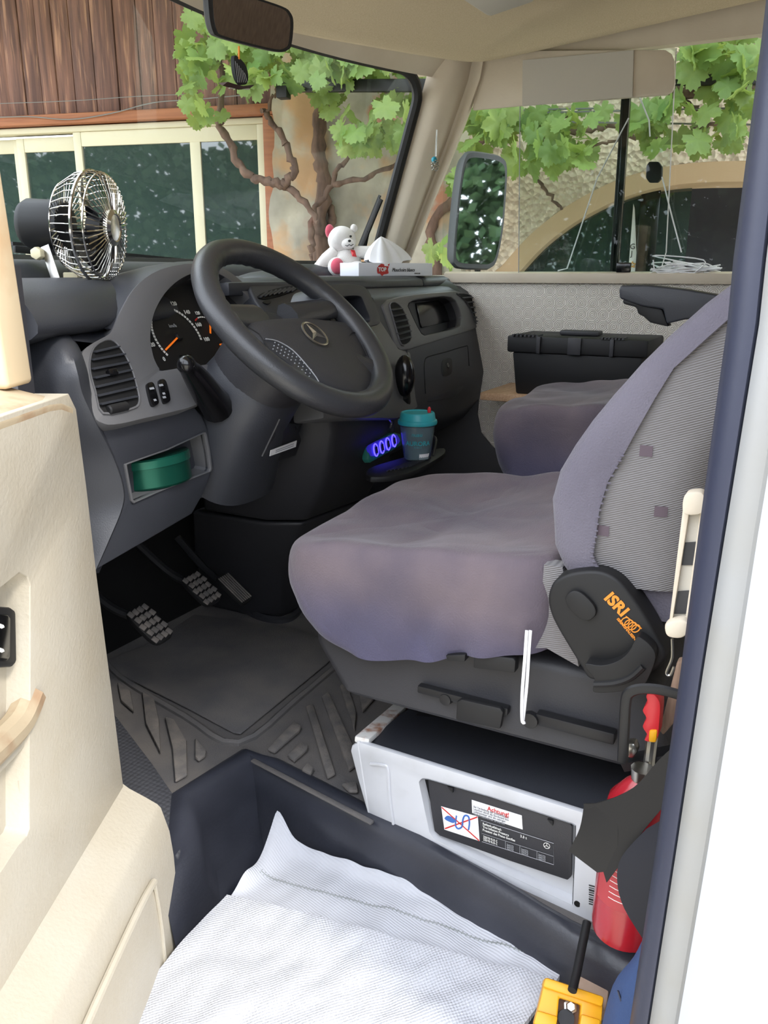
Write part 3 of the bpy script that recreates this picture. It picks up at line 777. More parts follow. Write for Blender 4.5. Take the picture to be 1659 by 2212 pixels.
vl = vent(BZ, [(197, 775), (206, 751), (227, 737), (246, 738), (266, 762), (283, 796), (295, 837), (299, 866), (285, 880), (224, 890), (208, 844), (197, 805)],
     [((203, 760), (256, 748)), ((198, 777), (268, 764)), ((198, 797), (276, 782)), ((203, 816), (282, 799)), ((206, 836), (288, 817)), ((210, 855), (292, 836)), ((216, 873), (295, 856))], wheel=((233, 886), (274, 877)))
MB().box(BZ.at(242, 805, .006), (.02, .012, .012), BZ.u, BZ.v).build('vent_tab', 'gloss_black', vl, bevel=.003)
# rocker switches
def switch(px, txt):
    o_ = sm(BZ, px, 4, .0)
    s_ = MB().prism([p + BZ.n * .006 for p in o_], BZ.n * -.008).build('rocker_switch', 'gloss_black', dash, bevel=.002)
    for (x, y), w_ in txt:
        MB().box(BZ.at(x, y, .0064), (w_, .004, .0006), BZ.u, BZ.v).build('switch_mark', 'print_grey', s_)
switch([(314, 836), (319, 829), (326, 829), (331, 838), (339, 868), (337, 876), (330, 879), (323, 874)], (((328, 839), .011), ((335, 864), .006)))
switch([(340, 828), (345, 822), (352, 823), (357, 832), (364, 862), (362, 870), (355, 873), (349, 868)], (((348, 832), .010), ((354, 850), .006), ((355, 858), .008)))
# knee panel with an open tray
kn = [(214, 930), (300, 912), (420, 880), (436, 897), (452, 935), (466, 975), (462, 1010), (440, 1065), (415, 1110), (330, 1160), (206, 1232), (238, 1150), (268, 1085), (262, 1040), (245, 985)]
op = [(270, 1003), (300, 992), (360, 971), (438, 935), (441, 940), (448, 975), (453, 1012), (450, 1018), (400, 1037), (340, 1061), (288, 1084), (283, 1079), (276, 1040), (271, 1012), (270, 1006)]
MB().frame(pts(KP, kn), pts(KP, op), KP.n * -.012).build('knee_panel', 'dash_dark', dash, bevel=.004, smooth=50)
ro = pts(KP, op)
tr = MB().loft([[p + KP.n * .003 for p in ro], [p - KP.n * .004 for p in ro], [p - KP.n * .09 for p in ro]], True, cap=False)
tr.f.append(tuple(range(len(tr.v) - len(ro), len(tr.v))))
tr.build('shelf_tray', 'dash_grey', dash)
cc = sum(ro, V()) / len(ro)
MB().frame([cc + (p - cc) * 1.035 + KP.n * .004 for p in ro], [cc + (p - cc) * .985 + KP.n * .004 for p in ro], KP.n * -.008).build('shelf_rim', 'dash_grey', dash, bevel=.002)
# lower-left moulding beside the door, a soft fold running down from the corner
e1 = spl([aty(*p, y) for p, y in (((100, 705), 1.17), ((146, 745), 1.10), ((166, 800), 1.07), ((178, 850), 1.068), ((207, 914), 1.068), ((243, 985), 1.08), ((265, 1050), 1.083), ((264, 1095), 1.087), ((236, 1165), 1.09), ((204, 1238), 1.095))], 4)
e0 = spl([aty(124, 706, 1.18), aty(162, 743, 1.115)] + [KP.at(*p, -.012) for p in ((186, 800), (198, 850), (222, 914), (255, 985), (275, 1050), (274, 1095), (246, 1165), (214, 1238))], 4)
MB().loft([[p + V((.03, .03, 0)) for p in e0], e0, e1, [p + V((-.016, .012, -.002)) for p in e1], [V((lerp(p.x, .93, .5), p.y + .05, p.z - .006)) for p in e1], [V((.905, p.y + .13, p.z - .01)) for p in e1]], False).build('side_moulding', 'dash_dark', dash, smooth=60)
# top of the side moulding, joining the instrument hood
sA = [aty(100, 703, 1.18), aty(150, 735, 1.13), aty(200, 741, 1.15), aty(236, 726, 1.16)]
sB = [aty(70, 668, 1.42), aty(150, 668, 1.36), aty(225, 672, 1.30), aty(266, 680, 1.25)]
MB().loft([sA, mix_pts(sA, sB, .5), sB, [p + V((0, .05, -.05)) for p in sB]], False).build('corner_shelf', 'dash_dark', dash, smooth=60)
# upper-left shelf in front of the windscreen corner
MB().box((1.0, 1.27, -.075), (.2, .2, .02)).build('corner_shelf', 'dash_dark', dash, bevel=.006)
# ---- middle
# pad between instrument hood and radio hood, with its defroster grille
MP = Plane((1.72, 1.15, -.06), (1, 0, 0), n=(0, -.72, .69))
mp_ = [(540, 625), (560, 612), (640, 600), (700, 612), (712, 640), (700, 705), (600, 700)]
MB().prism(sm(MP, mp_, 3), MP.n * -.05).build('middle_pad', 'dash_dark', dash, bevel=.01, seg=3)
v2 = MB().prism(sm(MP, [(556, 640), (580, 628), (620, 618), (648, 617), (632, 629), (600, 640), (572, 646)], 3, .002), MP.n * -.003).build('defroster', 'void_black', dash)
for i in range(8):
    f_ = i / 7
    MB().bar(MP.at(lerp(562, 630, f_), lerp(642, 629, f_), .004), MP.at(lerp(578, 646, f_), lerp(630, 618, f_), .004), .004, .003, MP.n).build('slat', 'dash_dark', v2)
MB().prism(sm(MP, [(568, 652), (576, 648), (586, 651), (578, 656)], 3, .003), MP.n * -.003).build('defroster_knob', 'soft_black', dash)
MB().ball(aty(600, 612, 1.36), (.16, .1, .035)).build('middle_hump', 'dash_dark', dash)
# radio console
RC = Plane((1.9, 1.03, -.1), (math.cos(.12), math.sin(.12), 0), n=(.1, -.97, .2))
rh_o = [(700, 690), (694, 655), (700, 625), (712, 616), (740, 613), (767, 614), (786, 619), (798, 632), (812, 660), (822, 693), (808, 704), (760, 706)]
rh_i = [(708, 690), (704, 665), (708, 650), (718, 645), (742, 641), (764, 639), (777, 640), (783, 646), (792, 668), (800, 690), (790, 698), (752, 700)]
MB().frame(sm(RC, rh_o, 3, .02), sm(RC, rh_i, 3, .02), RC.n * -.08).build('radio_hood', 'dash_dark', dash, bevel=.006, seg=3)
rd = MB().prism(sm(RC, rh_o, 3, -.03), RC.n * -.03).build('radio', 'soft_black', dash)
for (x0, y0, x1, y1), m_ in (((745, 645, 790, 651), 'steel_dark'), ((748, 656, 789, 690), 'gloss_black'), ((712, 655, 735, 672), 'gloss_black'), ((712, 676, 738, 694), 'gloss_black')):
    MB().prism(pts(RC, [(x0, y0), (x1, y0 - 2), (x1 + 3, y1 - 2), (x0 + 3, y1)], -.026), RC.n * -.006).build('radio_key', m_, rd, bevel=.001)
MB().lathe(RC.at(727, 676, -.028), RC.n, [(.013, 0), (.013, .012), (.009, .014), (0, .014)], 16).build('radio_knob', 'steel_dark', rd)
# console front below the radio
cf = [(700, 700), (822, 690), (862, 752), (888, 760), (900, 860), (905, 880), (860, 905), (700, 905)]
MB().prism(pts(RC, cf, -.005), RC.n * -.08).build('console_front', 'dash_grey', dash, bevel=.008)
sv = vent(RC, [(790, 752), (797, 745), (806, 752), (813, 775), (815, 795), (806, 800), (798, 790)], [((792, 758), (807, 756)), ((795, 770), (811, 768)), ((797, 782), (814, 780))], fm='dash_dark')
# ---- passenger fascia
DRb = lambda a, b, c: DR.w(a, b, c)
rows = []
A0 = DR.ab(822, 700)[0]; A1 = DR.ab(1060, 690)[0]; E_ = A1 + .085
r0, r1 = DR.ab(884, 690)[0], DR.ab(996, 690)[0]; bt, bb = DR.ab(940, 644)[1], DR.ab(945, 717)[1]
for a, k, rc in ((A0 - .02, 1, 0), (A0 + .1, 1, 0), (r0 - .004, 1, 0), (r0 - .002, 1, 1), (r1 + .002, 1, 1), (r1 + .004, 1, 0), (A1, .995, 0), (A1 + .04, .97, 0), (A1 + .07, .90, 0), (A1 + .088, .78, 0)):
    q = .058 if rc else 0
    prf = [(.30, .20), (.10, .205), (.02, .17), (-.004, bt + .012), (-.005, bt + .002), (-.005 + q, bt), (-.006 + q, bb), (-.006, bb - .002), (-.004, -.13), (.03, -.22), (.10, -.275), (.2, -.30), (.32, -.30)]
    c0 = (.16, -.02)
    rows.append([DRb(a, c0[1] + (b - c0[1]) * k, -(c0[0] + (c - c0[0]) * k)) for c, b in prf])
MB().loft(rows, True, cap=True).build('right_body', 'dash_dark', dash, smooth=50)
ro_ = [(826, 660), (838, 647), (870, 639), (898, 635), (940, 631), (985, 628), (1008, 634), (1029, 655), (1041, 686), (1043, 703), (1010, 716), (945, 736), (885, 755), (866, 757), (855, 749), (846, 718), (830, 672)]
ri_ = [(882, 662), (884, 655), (892, 650), (902, 647), (930, 643), (958, 640), (975, 642), (985, 650), (993, 668), (998, 686), (996, 703), (978, 711), (945, 718), (918, 724), (911, 720), (902, 705), (890, 680)]
MB().frame(pts(DR, ro_, .010), pts(DR, ri_, .010), DR.n * -.022).build('fascia_frame', 'dash_grey', dash, bevel=.004, seg=3, smooth=50)
rr = pts(DR, ri_, .009)
tr = MB().loft([rr, [p - DR.n * .05 for p in rr]], True); tr.f.append(tuple(range(len(rr), 2 * len(rr))))
tr.build('fascia_recess', 'dash_black', dash)
# screen-like dark tray in the recess
MB().prism(pts(DR, [(900, 655), (972, 645), (990, 690), (912, 708)], -.035), DR.n * -.004).build('recess_panel', 'gloss_black', dash, bevel=.002)
vent(DR, [(835, 662), (845, 656), (859, 667), (872, 693), (880, 726), (875, 741), (860, 745), (850, 717), (841, 685)],
     [((838, 671), (860, 668)), ((842, 684), (867, 680)), ((845, 697), (872, 692)), ((849, 710), (876, 704)), ((852, 723), (879, 716)), ((856, 735), (879, 729))], fm='dash_grey').location += DR.n * .011
vent(DR, [(982, 637), (1004, 638), (1022, 650), (1031, 668), (1038, 689), (1034, 698), (1023, 699), (1016, 682), (1008, 664), (996, 648)],
     [((992, 645), (1014, 643)), ((1001, 655), (1024, 652)), ((1009, 666), (1030, 662)), ((1014, 677), (1034, 672)), ((1018, 687), (1037, 682)), ((1022, 695), (1038, 690))], fm='dash_grey').location += DR.n * .011
# glovebox
gb = [(917, 782), (923, 772), (960, 762), (1006, 749), (1010, 752), (1012, 800), (1000, 840), (985, 858), (925, 868), (918, 845)]
MB().tube(spl([DR.at(*p, .0045) for p in ((919, 850), (916, 800), (917, 781), (924, 771), (960, 761), (1004, 748), (1010, 752), (1013, 790))], 3), .0018, 6).build('glovebox_gap', 'void_black', dash)
gv = MB().prism(pts(DR, gb, -.0045), DR.n * -.004).build('glovebox_door', 'dash_dark', dash, bevel=.003)
MB().prism(sm(DR, [(955, 784), (960, 776), (972, 773), (977, 780), (977, 802), (972, 810), (960, 813), (956, 806)], 3, .006), DR.n * -.006).build('latch', 'soft_black', gv, bevel=.002)
MB().lathe(DR.at(967, 789, .007), DR.n, [(.007, 0), (.007, .002), (.005, .002), (.005, 0)], 14).build('latch_lock', 'steel', gv)
MB().tube([DR.at(878, 756, .012), DR.at(884, 800, .008), DR.at(890, 870, .0)], .002, 6).build('fascia_joint', 'soft_black', dash)
MB().tube([DR.at(1044, 700, .006), DR.at(1046, 730, .004), DR.at(1040, 770, .0)], .002, 6).build('fascia_joint', 'soft_black', dash)
# top roll on the passenger side
def rr_(x0, x1, name):
    rows = []
    for i in range(9):
        x = lerp(x0, x1, i / 8); dy = .11 * max(0, (x - 1.7)) * 0
        y = 1.16 + (x - 2.0) * .07 if x > 2.0 else 1.16 + (2.0 - x) * .30
        k = (.35, .85)[i] if (x0 < 1.7 and i < 2) else 1
        rows.append([V((x, y + .03 + (q.y - y - .03) * k, -.03 + (q.z + .03) * k)) for q in [V((x, y + .10, -.06)), V((x, y + .09, -.02)), V((x, y + .05, -.011)), V((x, y - .005, -.012)), V((x, y - .03, -.022)), V((x, y - .034, -.040)), V((x, y - .01, -.056))]])
    MB().loft(rows, True, cap=True).build(name, 'dash_dark', dash, bevel=.008, seg=2, smooth=70)
rr_(1.60, 2.44, 'top_roll'); rr_(2.446, 2.70, 'top_roll')
MB().box((2.1, 1.33, -.036), (1.2, .30, .03)).build('dash_shelf', 'dash_dark', dash, bevel=.006)
# ---- lower console, column and footwell trim
MB().loft([[V((x, y, z)) for x, y in pl_] for z, pl_ in (
    (-.26, [(1.60, 1.10), (1.64, 1.02), (2.02, 1.03), (2.06, 1.12), (2.06, 1.4), (1.60, 1.4)]),
    (-.36, [(1.60, 1.10), (1.64, 1.00), (2.0, 1.01), (2.05, 1.10), (2.05, 1.4), (1.60, 1.4)]),
    (-.48, [(1.62, 1.14), (1.66, 1.04), (1.98, 1.03), (2.05, 1.10), (2.05, 1.4), (1.62, 1.4)]),
    (-.62, [(1.68, 1.24), (1.73, 1.15), (2.0, 1.12), (2.08, 1.18), (2.08, 1.45), (1.68, 1.45)]))], True, cap=True).build('lower_console', 'dash_black', dash, bevel=.015, smooth=60)
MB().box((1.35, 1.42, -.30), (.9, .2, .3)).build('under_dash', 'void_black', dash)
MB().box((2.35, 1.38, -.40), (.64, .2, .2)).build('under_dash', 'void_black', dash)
# ------------------------------------------------------------------ steering wheel
WC = V((1.40, .935, -.102)); wt = math.radians(46.5)
WN = V((0, -math.cos(wt), math.sin(wt)))
WP = Plane(WC, (1, 0, 0), n=WN)
t = thing('steering_wheel', 'large black four-spoke steering wheel with a star emblem on its hub', 'steering wheel', WC - WN * .05)
nr = 96; ring = []; rad = []
for i in range(nr):
    a = 2 * math.pi * i / nr; ring.append(WP.w(.206 * math.cos(a), .206 * math.sin(a)))
rr = []
for i in range(nr):
    a = 2 * math.pi * i / nr; e_ = WP.u * math.cos(a) + WP.v * math.sin(a); row = []
    grip = .0012 * math.sin(a * 42) if math.sin(a) > .1 else 0
    for k in range(14):
        b = 2 * math.pi * k / 14
        r_ = .0255 + (grip if math.cos(b) < -.3 else 0)
        row.append(ring[i] + e_ * (r_ * math.cos(b)) + WN * (r_ * .95 * math.sin(b)))
    rr.append(row)
MB().loft(rr, True, True).build('rim', 'wheel_black', t)
hub = [(531, 700), (548, 696), (571, 692), (600, 690), (625, 689), (655, 690), (680, 692), (715, 695), (748, 699), (766, 710), (778, 728), (788, 750), (800, 785), (812, 815), (806, 838), (783, 861), (760, 856), (734, 849), (710, 840), (689, 831), (650, 806), (610, 775), (585, 757), (562, 742), (545, 725)]
h0 = [WP.at(x, y, -.012) for x, y in hub]; hc = sum(h0, V()) / len(h0)
MB().loft([[p - WN * .05 for p in h0], [p - WN * .004 for p in h0]] + [[hc + (p - hc) * s_ + WN * d_ for p in h0] for s_, d_ in ((.985, .002), (.93, .008), (.75, .013), (.45, .016), (.1, .017))], True, cap=True).build('hub_pad', 'pad_dark', t, smooth=60)
# dotted grip panel at the lower left of the pad
gp = [WP.at(x, y, .0015) for x, y in ((572, 733), (600, 738), (630, 756), (660, 788), (682, 815), (690, 830), (655, 808), (612, 776), (585, 756))]
g_ = MB().prism(spl(gp, 3, True), WN * -.004).build('grip_panel', 'dash_dark', t)
dm = MB()
for i in range(11):
    for j in range(3):
        x, y = lerp(590, 668, i / 10) + j * 2, lerp(747, 806, i / 10) - (j - 1) * 7 + (1 - abs(i - 5) / 5) * -6
        dm.ball(WP.at(x, y, .004), .0014, 6, 4)
dm.build('grip_dots', 'print_grey', g_)
MB().tube([WP.at(x, y, .004) for x, y in ((536, 706), (560, 722), (575, 745), (583, 757))], .0012, 6).build('pad_seam', 'soft_black', t)
MB().tube(spl([WP.at(x, y, .0035) for x, y in ((700, 842), (692, 832), (683, 815), (660, 786), (632, 756), (600, 737), (574, 732))], 3), .0012, 6).build('pad_seam', 'print_grey', t)
MB().tube(spl([WP.at(x, y, .0015) for x, y in ((754, 726), (764, 718), (777, 728), (790, 760), (806, 800))], 3), .0012, 6).build('pad_seam', 'soft_black', t)
# spokes
def spoke(a0, a1, w0, w1):
    p, q = WP.w(*a0, -.03), WP.w(*a1, -.004); s_ = (q - p).cross(WN).normalized()
    rows = []
    for i in range(6):
        f_ = i / 5; c_ = lerp(p, q, f_); w_ = lerp(w0, w1, f_); h_ = lerp(.022, .016, f_)
        rows.append([c_ + s_ * (w_ * math.cos(b)) + WN * (h_ * math.sin(b)) for b in [2 * math.pi * k / 10 for k in range(10)]])
    MB().loft(rows, True, cap=True).build('spoke', 'wheel_black', t, smooth=60)
spoke((.05, .05), (.20, .045), .035, .024); spoke((-.05, .05), (-.20, .045), .035, .024)
spoke((.05, -.04), (.155, -.14), .04, .026); spoke((-.05, -.04), (-.155, -.14), .04, .026)
# emblem
ec = WP.at(678, 724, .006); EP = Plane(ec, WP.u, n=WN)
em = MB().tube([EP.w(.030 * math.cos(a), .030 * math.sin(a), .004) for a in [2 * math.pi * k / 32 for k in range(32)]], .0022, 6, closed=True).build('emblem', 'steel', t, label='chrome three-pointed star in a ring')
for k in range(3):
    a = math.pi / 2 + k * 2 * math.pi / 3; tip = EP.w(.029 * math.cos(a), .029 * math.sin(a), .004)
    s1, s2 = EP.w(.0055 * math.cos(a + math.pi / 3), .0055 * math.sin(a + math.pi / 3), .004), EP.w(.0055 * math.cos(a - math.pi / 3), .0055 * math.sin(a - math.pi / 3), .004)
    MB().add([EP.w(0, 0, .009), s1, tip, s2, EP.w(0, 0, .0)], [(0, 1, 2), (0, 2, 3), (4, 2, 1), (4, 3, 2)]).build('star_point', 'steel', em, smooth=10)
# column and shroud
t = thing('steering_shroud', 'dark grey plastic steering column shroud under the wheel', 'shroud', aty(520, 950, 1.1))
def ell(c, ax, rx, ry, n=20, sq=1.0):
    ax = V(ax).normalized(); x = V((1, 0, 0)); y = ax.cross(x).normalized()
    out = []
    for k in range(n):
        a = 2 * math.pi * k / n; ca, sa = math.cos(a), math.sin(a)
        out.append(V(c) + x * (rx * math.copysign(abs(ca) ** sq, ca)) + y * (ry * math.copysign(abs(sa) ** sq, sa)))
    return out
MB().loft([ell(WC - WN * d, WN, rx, ry, 48, .8) for d, rx, ry in ((.035, .05, .05), (.045, .085, .085), (.10, .095, .095), (.16, .098, .09))], True, cap=True).build('column_collar', 'dash_black', t, smooth=50)
lo = []
for d, dx, dz, rx, ry in ((.125, .0, .0, .088, .082), (.135, .0, -.005, .096, .09), (.20, -.01, -.012, .105, .098), (.28, .02, -.03, .122, .108), (.36, .045, -.045, .142, .118)):
    lo.append([p + V((dx, 0, dz)) for p in ell(WC - WN * d, WN, rx, ry, 48, .75)])
shr = MB().loft(lo, True, cap=True); shr.build('column_shroud', 'dash_dark', t, smooth=60)
# knee bolster sweeping from the knee panel to the console
kb = []
for x, y0, zt, zb in ((1.325, 1.098, -.25, -.47), (1.375, 1.06, -.255, -.465), (1.44, 1.03, -.27, -.45), (1.53, 1.04, -.27, -.43), (1.62, 1.07, -.26, -.43)):
    kb.append([V((x, y0 + .08, zt)), V((x, y0 + .015, zt - .02)), V((x, y0, zt - .07)), V((x, y0 + .02, lerp(zt, zb, .65))), V((x, y0 + .075, zb)), V((x, y0 + .2, zb - .01)), V((x, y0 + .2, zt))])
kbm = MB().loft(kb, True, cap=True); kbm.build('knee_bolster', 'dash_dark', t, smooth=60, bevel=.006)
LB = Plane(aty(620, 968, 1.06), (.9, .1, .42), n=(.12, -.95, -.18))
from mathutils.bvhtree import BVHTree
bts = [BVHTree.FromPolygons([p[:] for p in m_.v], m_.f) for m_ in (shr, kbm)]
def on_shroud(x, y, lift):
    d_ = ray(x, y).normalized(); hs_ = [h for h in (b_.ray_cast(V((0, 0, 0)), d_) for b_ in bts) if h[0] is not None]
    if not hs_: return aty(x, y, 1.05)
    h = min(hs_, key=lambda q: q[3]); return h[0] - d_ * lift
SK = [on_shroud(580, 985, .004), on_shroud(582, 972, .004), aty(638, 951, 1.035), aty(636, 965, 1.04)]
MB().prism([on_shroud(566, 990, .001), on_shroud(600, 912, .001), aty(640, 915, 1.04), aty(652, 950, 1.05), aty(640, 985, 1.05), aty(580, 1004, 1.05)], (0, .03, 0)).build('shroud_panel', 'dash_black', t, bevel=.003)
sp_ = MB().prism([p + V((0, -.004, 0)) for p in SK], (0, .0015, 0)).build('warning_sticker', 'paper_white', t)
for k in range(2):
    f_ = .35 + .3 * k
    MB().bar(lerp(lerp(SK[0], SK[3], .18), lerp(SK[1], SK[2], .18), f_) + V((0, -.005, 0)), lerp(lerp(SK[0], SK[3], .88), lerp(SK[1], SK[2], .88), f_) + V((0, -.005, 0)), .0014, .0004, (0, -1, 0)).build('sticker_print', 'print_grey', sp_)
MB().tube([on_shroud(lerp(604, 566, i / 8), lerp(905, 985, i / 8), .001) for i in range(9)], .002, 6).build('shroud_edge', 'dash_grey', t)
MB().lathe(on_shroud(632, 926, .001), (-.3, -1, -.2), [(.0, .004), (.007, .004), (.009, .001), (.009, -.004)], 14).build('screw_cap', 'soft_black', t)
# indicator stalk
t = thing('indicator_stalk', 'black glossy indicator stalk standing up left of the wheel', 'stalk', aty(465, 875, 1.06))
sp = [aty(470, 880, 1.06), aty(447, 848, 1.045), aty(424, 815, 1.03), aty(408, 795, 1.02), aty(400, 784, 1.015)]
MB().tube(spl(sp, 4), [lerp(.034, .0175, min(1, i / 12)) for i in range(16)] + [.013], 14).build('lever', 'gloss_black', t)
MB().ball(sp[-1] + V((.002, 0, -.003)), .0165, 14, 8).build('lever_tip', 'gloss_black', t)
# gear lever on the console
t = thing('gear_lever', 'black gear lever knob sticking out of the console beside the wheel', 'lever', aty(880, 850, 1.0))
MB().ball(aty(874, 812, .99), (.026, .028, .055), 16, 12).build('knob', 'gloss_black', t)
MB().tube([aty(872, 850, 1.0), aty(868, 905, 1.06)], [.018, .03], 12).build('boot', 'soft_black', t)
# pedals
def pedal(name, label, px, y, w, h, m_, pattern, arm):
    c_ = aty(*px, y); n_ = V((-.1, -.62, .75)).normalized(); P_ = Plane(c_, (1, .1, 0), n=n_)
    t_ = thing(name, label, 'pedal', c_ - V((0, 0, h / 2)), 'driver pedals')
    o_ = [P_.w(w / 2 * math.copysign(abs(math.cos(a)) ** .5, math.cos(a)), h / 2 * math.copysign(abs(math.sin(a)) ** .5, math.sin(a))) for a in [2 * math.pi * k / 24 for k in range(24)]]
    MB().prism(o_, P_.n * -.014).build('pedal_pad', 'soft_black', t_, bevel=.003)
    if pattern == 'grid':
        for i in range(5):
            for j in range(4):
                x_, y_ = (j - 1.5) * w * .23 + (i % 2) * w * .06 - w * .03, (i - 2) * h * .185
                MB().box(P_.w(x_, y_, .002), (w * .19, h * .14, .0035), P_.u + P_.v * .25, P_.v - P_.u * .15).build('tread', m_, t_, bevel=.0012)
    else:
        for i in range(6):
            MB().box(P_.w((i - 2.5) * w * .15, 0, .002), (w * .07, h * .86, .0035), P_.u, P_.v).build('tread', m_, t_, bevel=.0012)
    MB().tube(spl([P_.w(-.01, h * .3, -.012), P_.w(*arm[0], -.03), P_.w(*arm[1], -.02)], 5), .011, 8).build('pedal_arm', 'steel_dark', t_)
    return t_
pedal('clutch_pedal', 'clutch pedal, the one nearest the door, with a diamond tread', (325, 1346), 1.33, .076, .112, 'mat_rib', 'grid', ((-.03, .10), (-.05, .22)))
pedal('brake_pedal', 'brake pedal with a diamond tread, between clutch and accelerator', (437, 1270), 1.36, .078, .105, 'mat_rib', 'grid', ((-.02, .10), (-.04, .24)))
pedal('accelerator_pedal', 'slim accelerator pedal with raised ribs, farthest from the door', (507, 1270), 1.36, .060, .108, 'mat_rib', 'bars', ((.0, .10), (.0, .22)))
# ------------------------------------------------------------------ things on and in the dash
# green tin on the open tray
c_ = KP.at(350, 1050, -.035)
t = thing('green_tin', 'round green tin with a crimped lid lying in the dashboard tray', 'tin', c_)
ax = V((-.02, .10, 1)).normalized()
MB().lathe(c_ + V((0, .03, .003)), ax, [(.0, 0), (.079, 0), (.082, .004), (.082, .042)], 40).build('tin_body', mat('tin_green', (22, 84, 68), .28, metal=.55), t)
mat('tin_lid_green', (28, 98, 80), .25, metal=.45)
MB().lathe(c_ + V((0, .03, .003)), ax, [(.0815, .040), (.0845, .041), (.0845, .055), (.082, .058), (.0, .059)], 40).build('tin_lid', 'tin_lid_green', t)
# cup tray and LED sockets
t = thing('cup_tray', 'black ribbed fold-out cup tray under the console', 'tray', V((1.86, .95, -.47)))
TZ = -.462
tp = [atz(*p, TZ) for p in ((796, 1012), (845, 995), (948, 968), (962, 975), (945, 990), (880, 1022), (800, 1030))]
MB().prism(spl(tp, 3, True), (0, 0, -.014)).build('tray_plate', 'soft_black', t, bevel=.003)
for i in range(7):
    MB().bar(atz(836 + i * 8, 1018 - i * 1.5, TZ + .002), atz(876 + i * 9, 1000 - i * 2, TZ + .002), .003, .003).build('tray_rib', 'dash_black', t)
MB().tube(spl([atz(935, 985, TZ), atz(942, 950, TZ + .03), atz(930, 944, TZ + .03), atz(918, 965, TZ)], 4), .004, 8).build('cup_hoop', 'dash_black', t)
LP_ = Plane(aty(832, 965, 1.0), (1, .05, .02), n=(-.1, -.98, .15))
t = thing('charger_panel', 'charger sockets glowing blue in a green-edged panel beside the cup', 'socket panel', LP_.at(832, 1000))
mat('led_blue', (70, 70, 255), .4, emit=(70, 60, 255), estr=1.3)
mat('pcb_green', (40, 110, 100), .4)
mat('led_body', (40, 38, 120), .3, emit=(60, 50, 220), estr=.12)
MB().prism(LP_ and [LP_.at(*p) for p in ((796, 965), (852, 934), (866, 938), (868, 962), (800, 1000), (795, 992))], LP_.n * -.02).build('panel', 'pcb_green', t, bevel=.003)
MB().prism(spl([LP_.at(*p, .006) for p in ((800, 962), (850, 940), (860, 943), (861, 958), (812, 984), (802, 980))], 3, True), LP_.n * -.008).build('panel_face', 'led_body', t)
for i, (x, y) in enumerate(((812, 972), (825, 966), (838, 959), (851, 952))):
    c_ = LP_.at(x, y, .007); s_ = MB()
    s_.tube([c_ + LP_.u * (.0115 * math.cos(a)) + LP_.v * (.016 * math.sin(a)) for a in [2 * math.pi * k / 20 for k in range(20)]], .0018, 6, closed=True)
    o_ = s_.build('light_ring', 'led_blue', t)
    MB().box(c_ + LP_.n * .002, (.009, .017, .004), LP_.u, LP_.v).build('socket', 'soft_black', o_, bevel=.001)
# coffee cup
cb_ = atz(901, 990, TZ + .002)
t = thing('coffee_cup', 'clear plastic cup with a turquoise lid standing on the tray', 'cup', cb_)
mat('cup_clear', (150, 176, 184), .15, trans=.55, alpha=.75)
mat('drink', (70, 92, 104), .2)
MB().lathe(cb_, (0, 0, 1), [(0, 0), (.032, 0), (.034, .003), (.0455, .094)], 36).build('cup_wall', 'cup_clear', t)
MB().lathe(cb_, (0, 0, 1), [(0, .003), (.0315, .003), (.0425, .085), (0, .085)], 32).build('drink_fill', 'drink', t)
lid = MB().lathe(cb_, (0, 0, 1), [(.0455, .090), (.0495, .090), (.0505, .095), (.0495, .100), (.046, .102), (.0435, .117), (.041, .120), (.038, .117), (0, .116)], 36).build('lid', 'teal_plastic', t)
MB().ball(cb_ + V((.022, -.022, .122)), (.005, .005, .010), 10, 6).build('lid_plug', 'red_plastic', lid)
def cyl_text(txt, c_, r0, r1, h_, ang, size, m_, par, name='lettering', bold=0.0, sx=1.0):
    """lettering bent round a cone that widens upwards"""
    cu = D.curves.new('lettering', 'FONT'); cu.body = txt; cu.size = size; cu.align_x = 'CENTER'; cu.offset = bold; cu.resolution_u = 3; cu.extrude = 0
    o_ = D.objects.new('lettering', cu); COL.objects.link(o_); bpy.context.view_layer.update()
    me = D.meshes.new_from_object(o_.evaluated_get(bpy.context.evaluated_depsgraph_get())); D.objects.remove(o_); D.curves.remove(cu)
    for q in me.vertices:
        z = h_ + q.co.y; r = lerp(r0, r1, z / .094) + .0006; a = ang + q.co.x * sx / r
        q.co = V((c_.x + r * math.cos(a), c_.y + r * math.sin(a), c_.z + z)) - ORG
    me.materials.clear()
    return place(name, me, m_, par)
ca_ = math.atan2(-cb_.y, -cb_.x)
cyl_text('AURORA', cb_, .034, .0455, .040, ca_ + .05, .0165, 'teal_plastic', t, bold=.0003)
cyl_text('nuau', cb_, .034, .0455, .064, ca_ - .02, .0145, 'teal_plastic', t)
cyl_text('B U B B L E', cb_, .034, .0455, .034, ca_ + .05, .004, 'teal_plastic', t)
MB().grid(lambda u, v: cb_ + V(((lerp(.0335, .0365, v)) * math.cos(ca_ + lerp(.15, 1.0, u)), (lerp(.0335, .0365, v)) * math.sin(ca_ + lerp(.15, 1.0, u)), lerp(.003, .018, v))), 8, 2).build('paper_label', 'paper_white', t)
# keys dangling at the ignition
t = thing('ignition_key', 'small pink-tagged key hanging at the ignition below the wheel', 'key', aty(830, 905, 1.0))
MB().ball(aty(829, 899, 1.0), (.009, .004, .009), 10, 8).build('key_head', 'plush_pink', t)
MB().tube(spl([aty(832, 897, 1.0), aty(845, 912, 1.0), aty(842, 925, 1.0)], 4), .003, 6).build('key_ring', 'steel', t)
